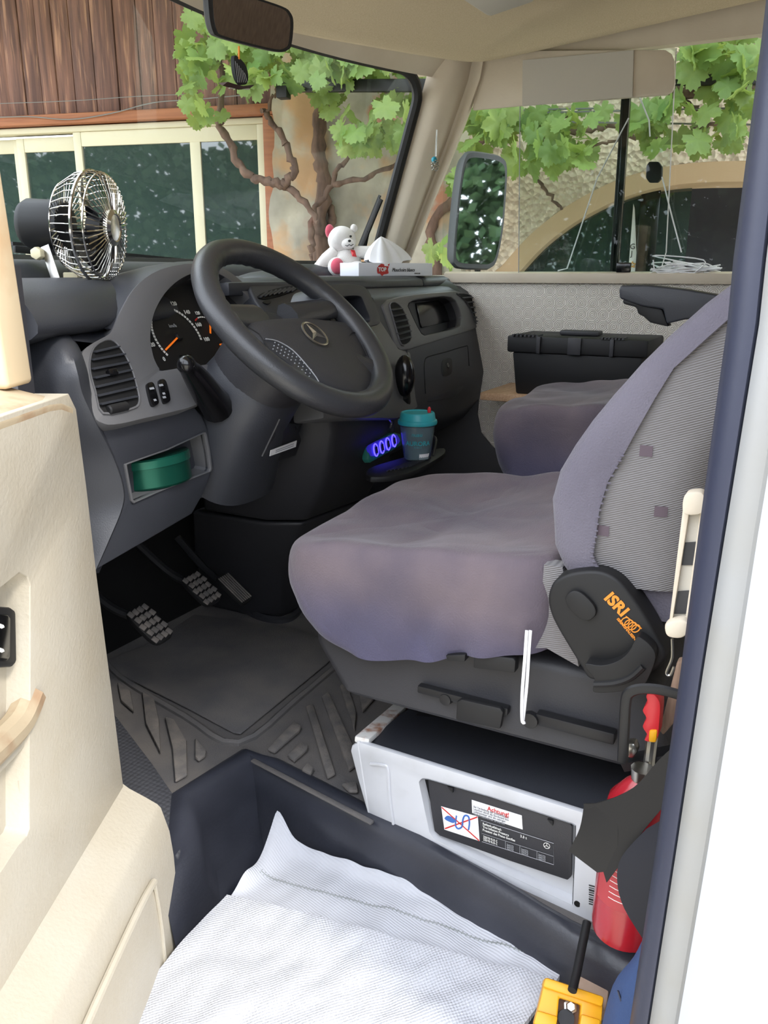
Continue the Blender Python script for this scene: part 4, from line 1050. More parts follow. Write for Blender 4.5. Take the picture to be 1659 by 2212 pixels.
# teddy bear
bx = atx(745, 590, 2.40); bx.z = -.012
t = thing('teddy_bear', 'white plush teddy bear with pink ears and foot pads on the dash', 'teddy bear', bx)
u_ = _R.copy(); f_ = V((-_F.x, -_F.y, 0)).normalized()     # bear faces the driver's door
def bp_(a, b, c=0): return bx + u_ * a + V((0, 0, b)) + f_ * c
def rotm(ax, ang): return Matrix.Rotation(ang, 3, ax)
MB().ball(bp_(.006, .042), (.052, .045, .050), 20, 14).build('body', 'plush_white', t)
hd = MB().ball(bp_(-.008, .110), (.052, .042, .043), 20, 14); hd.ball(bp_(.012, .098, .034), (.024, .022, .017), 14, 10)
hd = hd.build('head', 'plush_white', t)
MB().ball(bp_(-.046, .136, .005), (.018, .013, .022), 14, 10).build('ear', 'plush_pink', t)
MB().ball(bp_(.030, .146, -.01), (.013, .011, .013), 14, 10).build('ear', 'plush_white', t)
MB().ball(bp_(-.012, .116, .041), .0042, 8, 6).build('eye', 'gloss_black', hd); MB().ball(bp_(.021, .120, .039), .004, 8, 6).build('eye', 'gloss_black', hd)
MB().ball(bp_(.018, .106, .054), (.006, .005, .004), 8, 6).build('nose', 'gloss_black', hd)
MB().tube([bp_(.004, .094, .054), bp_(.011, .090, .056), bp_(.017, .095, .056), bp_(.023, .091, .055), bp_(.030, .096, .050)], .0012, 5).build('mouth', 'print_black', hd)
MB().tube([bp_(-.03, .075, .02), bp_(-.055, .05, .03), bp_(-.075, .03, .035)], [.02, .023, .02], 12).build('arm', 'plush_white', t)
MB().ball(bp_(-.078, .026, .037), .02, 12, 8).build('paw', 'plush_white', t)
MB().tube([bp_(.03, .075, .01), bp_(.07, .072, .01), bp_(.10, .076, .005)], [.018, .02, .018], 12).build('arm', 'plush_white', t)
MB().ball(bp_(.103, .077, .005), .018, 12, 8).build('paw', 'plush_white', t)
MB().ball(bp_(-.022, .028, .05), (.030, .03, .030), 16, 10).build('foot', 'plush_white', t)
MB().ball(bp_(-.020, .030, .066), (.025, .020, .025), 16, 10).build('foot_pad', 'plush_pink', t)
MB().ball(bp_(.04, .02, .045), (.03, .03, .026), 16, 10).build('foot', 'plush_white', t)
MB().add([bp_(.020, .080, .044), bp_(.034, .078, .04), bp_(.040, .058, .044), bp_(.026, .060, .050), bp_(.030, .070, .052)], [(0, 1, 4), (1, 2, 4), (2, 3, 4), (3, 0, 4)]).build('neck_bow', 'red_plastic', t)
# tissue box
tb = [atx(775, 594, 2.22), atx(934, 592, 2.50)]
for p in tb: p.z = -.011
t = thing('tissue_box', 'white tissue box with blue flowers, a tissue pulled up, on the dash', 'tissue box', (tb[0] + tb[1]) / 2)
e_ = (tb[1] - tb[0]); e_.z = 0; L_b = e_.length; e_.normalize(); nb = V((e_.y, -e_.x, 0))
if nb.dot(-tb[0]) < 0: nb = -nb
hb_ = atx(775, 568, 2.22).z + .012
mat('carton', (226, 228, 234), .55)
MB().box((tb[0] + tb[1]) / 2 - nb * .045 + V((0, 0, hb_ / 2)), (L_b, .09, hb_), e_, nb).build('carton', 'carton', t, bevel=.001)
t['label'] = 'white tissue box with a tissue pulled up, beside the bear'
fo = tb[0] + nb * .0006
lg = spl([fo + e_ * (L_b * a) + V((0, 0, hb_ * b)) for a, b in ((.235, .62), (.29, .93), (.36, .82), (.40, .95), (.375, .5), (.385, .2), (.32, .12), (.30, .0), (.27, .18), (.24, .2))], 2, True)
lo_ = MB().prism(lg, nb * .0006).build('logo', 'print_red', t)
text_mesh('TOP', fo + e_ * (L_b * .248) + V((0, 0, hb_ * .36)) + nb * .001, e_, (0, 0, 1), hb_ * .42, 'print_white', 'lettering', lo_, bold=.0006)
text_mesh('Mouchoirs blancs', fo + e_ * (L_b * .43) + V((0, 0, hb_ * .34)) + nb * .0006, e_, (0, 0, 1), hb_ * .40, 'print_black', 'lettering', t, shear=.3, sx=.86)
text_mesh('DOUCEUR', fo + e_ * (L_b * .74) + V((0, 0, hb_ * .15)) + nb * .0006, e_, (0, 0, 1), hb_ * .13, 'print_black', 'lettering', t)
ct = (tb[0] + tb[1]) / 2 - nb * .045 + V((0, 0, hb_)) - e_ * .005
def tis(u, v):
    a = 2 * math.pi * u; r_ = .060 * (1 - v ** 1.6) ** .9 * (1 + .22 * math.sin(3 * a + 1) + .12 * math.sin(7 * a))
    return ct + e_ * (r_ * math.cos(a) * 1.25 - .02 * v) + nb * (r_ * math.sin(a) * .7) + V((0, 0, v * .078 + .010 * math.sin(2 * a + 1) * (1 - v)))
MB().grid(tis, 40, 8).build('tissue', 'paper_white', t)
# rear-view mirror
t = thing('rear_view_mirror', 'rounded black rear-view mirror hanging from the roof', 'mirror', aty(560, 20, 1.18))
MPn = Plane(aty(540, 52, 1.10), _R + V((0, 0, -.16)), n=(-.30, -.92, -.22))
mo = [(452, -25), (452, 30), (460, 68), (474, 80), (530, 96), (600, 112), (622, 108), (630, 95), (634, 50), (628, 28), (610, 14), (545, -8), (480, -30)]
f1 = spl([MPn.at(*p) for p in mo], 4, True); mc = sum(f1, V()) / len(f1)
MB().loft([f1, [mc + (p - mc) * 1.02 - MPn.n * .012 for p in f1], [mc + (p - mc) * .9 - MPn.n * .035 for p in f1], [mc + (p - mc) * .4 - MPn.n * .045 for p in f1]], True, cap=True).build('housing', 'soft_black', t)
MB().prism([mc + (p - mc) * .91 + MPn.n * .001 for p in f1], MPn.n * -.002).build('mirror_glass', 'mirror_glass', t)
MB().tube([mc - MPn.n * .03, mc - MPn.n * .07 + V((0, 0, .06)), mc - MPn.n * .09 + V((0, 0, .12))], .012, 10).build('stem', 'soft_black', t)
# dark sailing-boat charm hanging from the mirror
t = thing('boat_charm', 'small dark sailing-boat charm hanging below the mirror', 'charm', aty(515, 190, 1.12))
bq = lambda px, py: aty(px, py, 1.12)
MB().prism(spl([bq(*p) for p in ((507, 120), (518, 126), (530, 140), (536, 160), (534, 180), (520, 182), (510, 165), (506, 140))], 3, True), (0, .008, 0)).build('sail', mat('net_black', (18, 22, 26), .7), t)
mat('wood_dark', (60, 34, 26), .6)
MB().loft([[bq(x, y) + V((0, d, 0)) for d in (-.012, .0, .012)] + [bq(x, y + 7) + V((0, .0, 0))] for x, y in ((481, 178), (497, 183), (515, 187), (540, 184))], True, cap=True).build('hull', 'wood_dark', t)
MB().tube([bq(516, 100), bq(516, 128)], .002, 6).build('cord', 'print_orange', t)
MB().tube([bq(495, 190), bq(538, 192)], .0015, 6).build('keel_wire', 'steel', t)
for i in range(6):
    MB().tube([bq(508 + i * 4, 132 + i * 5), bq(514 + i * 4, 178)], .0006, 4).build('rigging', 'print_grey', t)
# pine-cone charm on the pillar
p0 = atx(943, 280, 2.62)
t = thing('cone_charm', 'silver pine-cone charm with a turquoise bead hanging on the pillar', 'charm', p0 - V((0, 0, .09)))
MB().tube([p0, atx(940, 338, 2.62)], .0012, 5).build('thread', 'steel', t); MB().tube([p0 + V((.004, 0, 0)), atx(942, 338, 2.62)], .0012, 5).build('thread', 'steel', t)
MB().ball(atx(938, 345, 2.62), .0095, 12, 8).build('bead', 'turquoise', t)
cc = atx(940, 357, 2.62)
for i in range(22):
    a = i * 2.4; h_ = (i / 21 - .5) * .03; r_ = .011 * math.sqrt(max(.1, 1 - (h_ / .018) ** 2)); d_ = V((math.cos(a), math.sin(a), -.3))
    MB().ball(cc + V((math.cos(a) * r_, math.sin(a) * r_, h_)), (.005, .005, .0022), 8, 4, d_.to_track_quat('X', 'Z').to_matrix()).build('cone_scale', 'steel', t)
# desk fan on the dash
fc = aty(204, 490, 1.30); fn = V((-.62, -.78, -.02)).normalized()
fn = (Matrix.Rotation(math.radians(84), 3, 'Z') @ V((-_F.x, -_F.y, 0))).normalized(); fn.z = -.05; fn.normalize()
FP = Plane(fc, fn.cross(V((0, 0, 1))) * -1, n=fn)
FPs = 1.0
fr_px = [(205, 372), (205, 607)]
fr_ = (aty(205, 372, 1.30) - aty(205, 607, 1.30)).length / 2
t = thing('desk_fan', 'chrome-caged fan on a metal bracket standing on the dash', 'fan', fc - V((0, 0, fr_ + .03)))
def fp(r, a, c): return FP.w(r * math.cos(a), r * math.sin(a), c)
MB().tube([fp(fr_, 2 * math.pi * k / 48, 0) for k in range(48)], .0035, 6, closed=True).build('cage_ring', 'chrome', t)
front = MB().tube([fp(fr_ * .97, 2 * math.pi * k / 48, .022) for k in range(48)], .0018, 5, closed=True).build('front_cage', 'chrome', t)
for k in range(52):
    a = 2 * math.pi * k / 52
    MB().tube([fp(fr_, a, .0), fp(fr_ * .99, a, .018), fp(fr_ * .93, a, .028), fp(fr_ * .6, a, .036), fp(fr_ * .2, a, .040)], .00125, 4, cap=False).build('wire', 'chrome', front)
rear = MB().tube([fp(fr_ * .80, 2 * math.pi * k / 40, -.05) for k in range(40)], .0016, 5, closed=True).build('rear_cage', 'chrome', t)
for k in range(40):
    a = 2 * math.pi * k / 40
    MB().tube([fp(fr_, a, 0), fp(fr_ * .97, a, -.02), fp(fr_ * .80, a, -.05), fp(fr_ * .3, a, -.058)], .0012, 4, cap=False).build('wire', 'chrome', rear)
MB().lathe(fc + fn * .036, fn, [(.034, -.004), (.034, .004), (.026, .008), (.024, .006), (.0, .007)], 28).build('cage_badge', 'chrome', t)
MB().lathe(fc, fn, [(.0, .02), (.018, .018), (.02, -.01), (.0, -.012)], 20).build('blade_hub', 'soft_black', t)
for k in range(4):
    a0 = k * math.pi / 2 + .4
    MB().grid(lambda u, v: fp(lerp(.018, fr_ * .86, v), a0 + (u - .5) * lerp(.5, 1.05, v) + v * .25, (u - .5) * .03), 8, 8).build('blade', 'gloss_black', t, solid=.0015)
mh = MB().lathe(fc, -fn, [(.0, .05), (.036, .052), (.046, .058), (.047, .13), (.040, .142), (.0, .144)], 28).build('motor', 'soft_black', t)
fb_ = fc - fn * .06 - V((0, 0, fr_ + .018))
for s_ in (-1, 1):
    o_ = FP.u * (s_ * .03)
    MB().bar(fb_ + o_ + FP.u * (s_ * .02), fc - fn * .09 + o_ - V((0, 0, .04)), .018, .003, FP.u).build('bracket', 'steel', t, bevel=.0008)
MB().box(fb_ - V((0, 0, .004)), (.13, .07, .006), FP.u, fn).build('bracket_foot', 'steel', t, bevel=.001)
mat('knob_cream', (232, 222, 184), .5)
MB().lathe(fc - fn * .10 + FP.u * -.035 - V((0, 0, .055)), FP.u * -1, [(.0, .016), (.012, .016), (.013, .0), (.0, 0)], 6).build('wing_knob', 'knob_cream', t, bevel=.002)
MB().box(fb_ + FP.u * .03 + V((0, 0, .016)), (.06, .03, .03), FP.u, fn).build('switch_block', 'knob_cream', t, bevel=.002)
# small charcoal object behind the bear, wipers outside
def wiper(label, a, b, arm):
    t_ = thing('windscreen_wiper', label, 'wiper', a, 'windscreen wipers')
    MB().bar(a, b, .010, .016, (0, 0, 1)).build('blade', 'soft_black', t_, bevel=.002)
    MB().bar(a + V((0, .004, .012)), b + V((0, .004, .012)), .006, .008, (0, 0, 1)).build('blade_spine', 'steel_dark', t_)
    MB().bar(arm[0], arm[1], .012, .010).build('wiper_arm', 'soft_black', t_, bevel=.002)
wiper('black wiper parked low across the windscreen behind the fan', aty(30, 538, 1.66), aty(430, 574, 1.68), (aty(90, 590, 1.68), aty(150, 560, 1.66)))
wiper('black wiper standing up beside the right windscreen pillar', atx(778, 540, 2.60), atx(823, 430, 2.60), (atx(795, 498, 2.60), atx(782, 560, 2.62)))
# wing mirror outside the passenger window
WM = Plane(atx(1040, 455, 2.98), (.855, -.52, 0), n=(-.52, -.855, -.04))
wo_ = [(1004, 345), (1018, 330), (1060, 334), (1086, 342), (1095, 362), (1093, 420), (1086, 500), (1073, 562), (1060, 578), (1044, 580), (1000, 578), (985, 572), (980, 550), (988, 450), (996, 385)]
t = thing('wing_mirror', 'tall rounded wing mirror outside the passenger window', 'mirror', WM.at(1030, 580))
f1 = spl([WM.at(*p) for p in wo_], 4, True); mc = sum(f1, V()) / len(f1)
mat('mirror_shell', (70, 72, 76), .5)
MB().loft([f1, [mc + (p - mc) * 1.03 - WM.n * .015 for p in f1], [mc + (p - mc) * .95 - WM.n * .05 for p in f1], [mc + (p - mc) * .5 - WM.n * .08 for p in f1]], True, cap=True).build('housing', 'mirror_shell', t)
MB().prism([mc + (p - mc) * .92 + WM.n * .001 for p in f1], WM.n * -.002).build('mirror_glass', 'mirror_glass', t)
MB().tube([WM.at(1032, 575, -.04), WM.at(1030, 600, -.06), V((2.8, 1.3, -.06))], .014, 8).build('arm', 'soft_black', t)
# ------------------------------------------------------------------ seats
def rrect(x0, x1, y0, y1, r, n=6):
    """rounded rectangle in plan, starting at the front left corner"""
    out = []
    for cx, cy, a0 in ((x0 + r, y1 - r, math.pi), (x1 - r, y1 - r, math.pi / 2), (x1 - r, y0 + r, 0), (x0 + r, y0 + r, -math.pi / 2)):
        for i in range(n + 1):
            a = a0 - (math.pi / 2) * i / n
            out.append((cx + r * math.cos(a), cy + r * math.sin(a)))
    # add points on the long sides
    res = []
    for i in range(len(out)):
        p, q = V((*out[i], 0)), V((*out[(i + 1) % len(out)], 0)); L__ = (q - p).length; k = max(1, int(L__ / .022))
        for j in range(k): res.append(lerp(p, q, j / k))
    return res
def cushion(x0, x1, yr, yf, ztop, drop, undercut, seed, sag=.02, wr=.006):
    """velour-covered seat cushion: domed top, rounded edge, skirt tucked under"""
    rows = []; cx, cy = (x0 + x1) / 2, (yr + yf) / 2
    base_ = rrect(x0, x1, yr, yf, .07)
    for s_, d_ in ((.04, -sag), (.25, -sag), (.5, -sag * .9), (.68, -sag * .6), (.8, -sag * .2), (.88, .0), (.93, .0), (.965, -.006), (.99, -.020), (1.0, -.042), (1.004, -.07)):
        rows.append([V((cx + (p.x - cx) * s_, cy + (p.y - cy) * s_, ztop(cx + (p.x - cx) * s_, cy + (p.y - cy) * s_) + d_)) for p in base_])
    for i in range(1, 9):
        f_ = i / 8; row = []
        for p in base_:
            fy = (p.y - yr) / (yf - yr)
            dy = -undercut * max(0, fy - .25) / .75 * f_ ** 1.6
            dx = (cx - p.x) * .05 * f_ ** 2
            row.append(V((p.x + dx, p.y + dy, ztop(p.x, p.y) - .07 - drop(fy) * f_)))
        rows.append(row)
    mb = MB().loft(rows, True); k = len(base_)
    mb.f.append(tuple(range(k)))
    def disp(co, n_):
        q = co * 9 + V((seed, 0, 0)); w_ = noise.noise(q) * wr
        if co.z > ztop(co.x, co.y) - .035:      # creases running back from the front edge
            w_ += wr * .9 * (abs(noise.noise(V((co.x * 5 + co.y * 9, co.y * 2.5 - co.x * 8, seed + 4)))) - .25)
        else:
            w_ += .012 * max(0, 1 - abs((co.y - (yr + .14)) / .14)) * min(1, (ztop(co.x, co.y) - .05 - co.z) * 7) * math.sin(co.y * 85 + co.z * 28) if co.z < ztop(co.x, co.y) - .05 else 0
            w_ += wr * 1.4 * noise.noise(V((co.x * 4 + co.y * 20 + co.z * 9, seed, co.z * 3))) * min(1, (ztop(co.x, co.y) - .03 - co.z) * 8)
        return co + n_ * w_
    return mb, disp
t = thing('driver_seat', 'driver seat with a dusty mauve velour cover and ribbed grey back', 'seat', (1.4, .5, -.8))
zt = lambda x, y: lerp(-.462, -.405, max(0, min(1, (.82 - y) / .5))) + (x - 1.15) * .05
mb, dp = cushion(1.14, 1.665, .315, .835, zt, lambda f: lerp(.085, .125, min(1, f * 2)) , .12, 3.0, .020, .012)
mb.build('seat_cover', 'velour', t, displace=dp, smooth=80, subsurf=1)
MB().box((1.40, .52, -.54), (.40, .34, .10)).build('cushion_core', 'ribbed_cloth', t, bevel=.03)
# backrest
Fp = [(1180, 1245), (1166, 1190), (1162, 1080), (1184, 1010), (1218, 950), (1262, 890), (1322, 820), (1380, 758), (1450, 690), (1575, 590), (1650, 520), (1720, 440)]
Bp = [(1312, 1235), (1290, 1200), (1308, 1090), (1325, 1045), (1345, 1000), (1380, 935), (1425, 860), (1470, 785), (1535, 680), (1625, 560), (1690, 480), (1760, 400)]
Fc = [atx(*p, 1.15) for p in Fp]; Bc = [atx(*p, 1.145) for p in Bp]
def along(c, z):
    if z <= c[0].z: return c[0].y
    for a, b in zip(c[:-1], c[1:]):
        if a.z <= z <= b.z: return lerp(a.y, b.y, (z - a.z) / (b.z - a.z))
    return c[-1].y + (z - c[-1].z) * (c[-1].y - c[-2].y) / (c[-1].z - c[-2].z)
zs = [-.43, -.415, -.39, -.36, -.32, -.28, -.24, -.20, -.16, -.12, -.08, -.04, 0, .05, .10, .16, .21, .24, .255]
def sec(z, grow, part):
    yf = along(Fc, z) + .018; bc = along(Bc, z) + .004; D_ = .26
    k = 1.0
    if z > .15: k = max(.35, 1 - ((z - .15) / .12) ** 2 * .6)
    if z < -.38: k = 1 - ((-.38 - z) / .05) ** 2 * .18
    w_ = .262 * (1 - .10 * max(0, z) / .25) * (1 if z < .18 else k); yb = yf - D_
    ym = (yf + yb) / 2; hd_ = D_ / 2 * k
    pts_ = []
    for i in range(44):
        a = 2 * math.pi * i / 44
        ca, sa = math.cos(a), math.sin(a)
        x = w_ * math.copysign(abs(ca) ** .45, ca); y = hd_ * math.copysign(abs(sa) ** .55, sa)
        if sa > 0: y -= .045 * (1 - abs(x / w_) ** 2.5) * sa          # hollow between the side bolsters
        pts_.append(V((1.402 + x * (1 + grow / w_), ym + y + math.copysign(grow, sa) * abs(sa) - (x + .26) * .17, z)))
    return pts_, bc
rows = [sec(z, 0, 0)[0] for z in zs]
mbk = MB().loft(rows, True, cap=True)
mbk.build('backrest', 'ribbed_cloth', t, smooth=70)
cv = []
for z in zs:
    p_, bc = sec(z, .007, 0)
    cv.append((p_, bc))
def cover():
    """front of the backrest back to the hem on each side"""
    rws = []
    for (p_, bc), z in zip(cv, zs):
        n_ = len(p_); lo_ = min(q.y for q in p_) + .02; hem_ = min(max(bc, lo_), max(q.y for q in p_) - .05)
        loop = p_[-(n_ // 4):] + p_[:-(n_ // 4)]      # from the back round the right side, the front and the left side
        run = []
        for a, b in zip(loop[:-1], loop[1:]):
            if a.y < hem_ <= b.y or b.y < hem_ <= a.y: run.append(lerp(a, b, (hem_ - a.y) / (b.y - a.y)))
            if b.y >= hem_: run.append(b)
        L__ = [0]
        for a, b in zip(run[:-1], run[1:]): L__.append(L__[-1] + (b - a).length)
        row = []; k = 0
        for q in range(41):
            d = L__[-1] * q / 40
            while k < len(run) - 2 and L__[k + 1] < d: k += 1
            row.append(lerp(run[k], run[k + 1], (d - L__[k]) / max(1e-9, L__[k + 1] - L__[k])))
        rws.append(row)
    return rws
cvr = cover()
mb = MB().loft(cvr, False)
def dpb(co, n_): return co + n_ * (.004 * noise.noise(co * 12) + .003 * noise.noise(V((co.x * 10, co.y * 30, co.z * 20))))
mb.build('backrest_cover', 'velour_blue', t, displace=dpb, smooth=80, solid=.004)
hem = [min((r[0], r[-1]), key=lambda q: q.x) for r in cvr]
st_ = MB()
hs = spl(hem[:7], 8)
for p in hs[::2]: st_.ball(p + V((-.002, .0, 0)), (.0016, .0034, .0016), 6, 4)
st_.build('hem_stitching', 'velour_blue', t)
from mathutils.bvhtree import BVHTree
bk = BVHTree.FromPolygons([p[:] for p in mbk.v], mbk.f)
for c_ in ((1396, 974), (1428, 1105), (1303, 1146)):
    d_ = ray(*c_).normalized(); hit = bk.ray_cast(V((0, 0, 0)), d_)[0]
    if hit is None: continue
    def patch(u, v):
        q = bk.ray_cast(V((.9, hit.y + (u - .5) * .017, hit.z + (v - .5) * .015)), V((1, 0, 0)))[0] or hit
        return q + V((-.0012, 0, 0))
    MB().grid(patch, 3, 3).build('cloth_square', 'cloth_square', t)
# lower cover tail behind the recliner
MB().grid(lambda u, v: V((1.150 + .03 * u, lerp(.28, .03, u), lerp(-.40, -.50 + .06 * u, v) + .012 * math.sin(u * 9) * v)), 10, 5).build('cover_tail', 'velour_blue', t, solid=.006)
MB().prism([atx(*p, 1.155) for p in ((1175, 1220), (1215, 1225), (1225, 1300), (1250, 1440), (1180, 1400), (1120, 1400), (1165, 1360))], (.03, 0, 0)).build('seat_side_cloth', 'ribbed_cloth', t)
# recliner housing
RP = Plane((1.112, 0, 0), (0, -1, 0), (0, 0, 1))
rc = [(1183, 1295), (1188, 1272), (1200, 1254), (1235, 1238), (1285, 1233), (1322, 1244), (1353, 1271), (1396, 1332), (1425, 1385), (1440, 1420), (1410, 1452), (1340, 1470), (1275, 1468), (1258, 1446), (1228, 1398), (1201, 1352), (1188, 1322)]
ho = MB().prism(spl([RP.at(*p) for p in rc], 3, True), (.05, 0, 0)).build('recliner_housing', 'soft_black', t, bevel=.008, seg=3, smooth=50, label='black recliner housing with orange maker lettering')
MB().prism([RP.at(1257, 1305) + V((0, 0, 0)) + (V((0, -math.cos(.7), -math.sin(.7))) * (.0245 * math.copysign(abs(math.cos(a)) ** .8, math.cos(a))) + V((0, -math.sin(.7), math.cos(.7))) * (.0165 * math.copysign(abs(math.sin(a)) ** .8, math.sin(a)))) for a in [2 * math.pi * k / 24 for k in range(24)]], (-.008, 0, 0)).build('recliner_button', 'soft_black', ho, bevel=.003)
u_ = RP.at(1353, 1325) - RP.at(1307, 1278); v_ = V((0, u_.z, -u_.y)) * (1 if u_.z * 0 - 1 < 0 else 1)
v_ = RP.n.cross(u_)
text_mesh('ISRI', RP.at(1304, 1292, .0005), u_, v_, .0235, 'print_orange', 'lettering', ho, bold=.0009, sx=.98)
text_mesh('ISRINGHAUSEN', RP.at(1332, 1337, .0005), u_ - v_ * .08, v_ + u_ * .08, .0055, 'print_orange', 'lettering', ho, bold=.0002)
for k in range(4):
    c_ = RP.at(1351 + k * 7.5, 1342 + k * 5.2, .001); e1_, e2_ = u_.normalized(), v_.normalized()
    MB().tube([c_ + e1_ * (.0046 * math.cos(a)) + e2_ * (.0068 * math.sin(a)) for a in [2 * math.pi * q / 18 for q in range(18)]], .0009, 5, closed=True).build('logo_ring', 'print_orange', ho)
MB().bar(RP.at(1352, 1331, .001), RP.at(1386, 1358, .001), .0016, .0008, RP.n).build('logo_bar', 'print_orange', ho)
lv = [(1264, 1440), (1268, 1434), (1300, 1438), (1335, 1428), (1358, 1408), (1373, 1380), (1384, 1378), (1408, 1398), (1416, 1420), (1405, 1455), (1388, 1482), (1350, 1492), (1320, 1496), (1284, 1496), (1281, 1484), (1284, 1466), (1272, 1452)]
MB().prism(spl([RP.at(*p, .022) for p in lv], 3, True), (.03, 0, 0)).build('recliner_lever', 'soft_black', ho, bevel=.006, seg=3)
MB().tube(spl([RP.at(*p, .022) for p in ((1284, 1478), (1325, 1476), (1362, 1464), (1390, 1440))], 4), .005, 8).build('lever_ridge', 'soft_black', ho)
# suspension under the cushion
MB().loft([[V((x, y, z)) for x, y in ((1.19, .78), (1.62, .78), (1.62, .16), (1.19, .16))] for z in (-.595, -.66)] + [[V((x, y, -.735)) for x, y in ((1.16, .70), (1.64, .70), (1.64, .12), (1.16, .12))]], True, cap=True).build('suspension_cover', 'dash_black', t, bevel=.02, seg=3)
sb = lambda a, b, x, w, h, n, m_='steel_dark': MB().bar(atx(*a, x), atx(*b, x), w, h).build(n, m_, t, bevel=.003)
sb((828, 1458), (905, 1485), 1.19, .02, .018, 'rail_bracket')
sb((905, 1485), (1100, 1535), 1.17, .016, .014, 'seat_rail'); sb((1160, 1548), (1330, 1592), 1.165, .02, .02, 'seat_rail')
sb((920, 1508), (1345, 1622), 1.19, .03, .010, 'seat_rail'); sb((740, 1430), (990, 1432), 1.24, .03, .016, 'rail_bracket')
MB().lathe(atx(1148, 1552, 1.16), (-1, 0, 0), [(.0, .012), (.013, .010), (.014, 0)], 14).build('rail_bolt', 'steel_dark', t)
MB().lathe(atx(966, 1507, 1.17), (-1, 0, 0), [(.0, .012), (.010, .010), (.012, 0)], 14).build('rail_bolt', 'steel_dark', t)
MB().prism([atx(*p, 1.145) for p in ((986, 1516), (996, 1511), (1080, 1530), (1087, 1540), (1080, 1576), (984, 1556))], (.012, 0, 0)).build('height_tab', 'soft_black', t, bevel=.003)
MB().prism([atx(*p, 1.15) for p in ((1022, 1418), (1030, 1412), (1108, 1422), (1114, 1428), (1112, 1455), (1022, 1444))], (.02, 0, 0)).build('height_tab', 'soft_black', t, bevel=.003)
MB().prism([atx(*p, 1.15) for p in ((962, 1416), (1005, 1414), (1004, 1430), (966, 1428))], (.02, 0, 0)).build('height_tab', 'soft_black', t, bevel=.002)
# white tie of the seat cover
t = thing('white_tie', 'white cord tie hanging from the driver seat cover', 'cord', atx(1134, 1560, 1.12))
MB().tube(spl([atx(*p, 1.125) for p in ((1146, 1362), (1143, 1400), (1138, 1480), (1130, 1555))], 5), .0028, 6, flat=.5).build('strand', 'paper_white', t)
MB().tube(spl([atx(*p, 1.12) for p in ((1138, 1362), (1134, 1420), (1128, 1500), (1128, 1556), (1134, 1560))], 5), .0028, 6, flat=.5).build('strand', 'paper_white', t)
# passenger seat
t = thing('passenger_seat', 'passenger seat under the same mauve velour, partly behind the driver seat', 'seat', (2.25, .4, -.95))
zt2 = lambda x, y: lerp(-.335, -.285, max(0, min(1, (.76 - y) / .5))) + (x - 2.0) * .04
mb, dp = cushion(1.985, 2.44, .15, .76, zt2, lambda f: .16, .05, 9.0, .012, .012)
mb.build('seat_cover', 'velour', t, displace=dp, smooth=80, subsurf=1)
MB().box((2.24, .45, -.70), (.40, .44, .46)).build('seat_base', 'dash_black', t, bevel=.02)
MB().loft([[V((2.24 + .25 * math.copysign(abs(math.cos(a)) ** .5, math.cos(a)), .14 - (z + .3) * .35 + .09 * math.copysign(abs(math.sin(a)) ** .6, math.sin(a)), z)) for a in [2 * math.pi * k / 28 for k in range(28)]] for z in (-.34, -.1, .1, .2, .25)], True, cap=True).build('backrest', 'velour_blue', t, bevel=.02, smooth=60)
AP = Plane((1.99, 0, 0), (0, -1, 0), (0, 0, 1))
ar = MB().prism([AP.at(*p) for p in ((1337, 624), (1342, 616), (1400, 616), (1480, 625), (1570, 640), (1600, 660), (1590, 690), (1480, 690), (1440, 700), (1432, 668), (1388, 662), (1338, 645))], (.06, 0, 0)).build('armrest', 'dash_dark', t, bevel=.008, seg=3)
MB().prism([AP.at(*p, -.008) for p in ((1345, 646), (1430, 668), (1444, 706), (1404, 697), (1390, 684), (1378, 678), (1374, 664), (1345, 656))], (.045, 0, 0)).build('armrest_hinge', 'soft_black', ar, bevel=.004)
# ------------------------------------------------------------------ seat box
BX = Plane((1.195, .69, 0), (-.14, -.99, 0), (0, 0, 1))
t = thing('seat_box', 'white painted steel box carrying the driver seat, with black label plate', 'box', (1.4, .4, -1.0))
face = [(757, 1622), (760, 1610), (775, 1603), (1020, 1680), (1285, 1764), (1330, 1778), (1318, 2030), (1290, 2012), (1050, 1893), (806, 1783), (796, 1765), (772, 1680)]
hole = [(905, 1690), (912, 1683), (926, 1684), (1060, 1722), (1236, 1780), (1243, 1784), (1240, 1870), (1236, 1955), (1225, 1950), (1050, 1868), (938, 1812), (928, 1798)]
MB().frame([BX.at(*p) for p in face], [BX.at(*p) for p in hole], (.012, 0, 0)).build('box_front', 'white_paint', t, bevel=.003)
h1 = [BX.at(*p, .0) for p in hole]
hc = sum(h1, V()) / len(h1)
mb = MB().loft([h1, [hc + (p - hc) * .96 + V((.018, 0, 0)) for p in h1]], True); mb.f.append(tuple(range(len(h1), 2 * len(h1)))); mb.build('recess', 'white_paint', t, smooth=60)
MB().tube(spl([BX.at(*p, .001) for p in ((800, 1650), (826, 1652), (838, 1662), (842, 1720), (850, 1782))], 4), .003, 6).build('pressed_groove', 'white_paint', t)
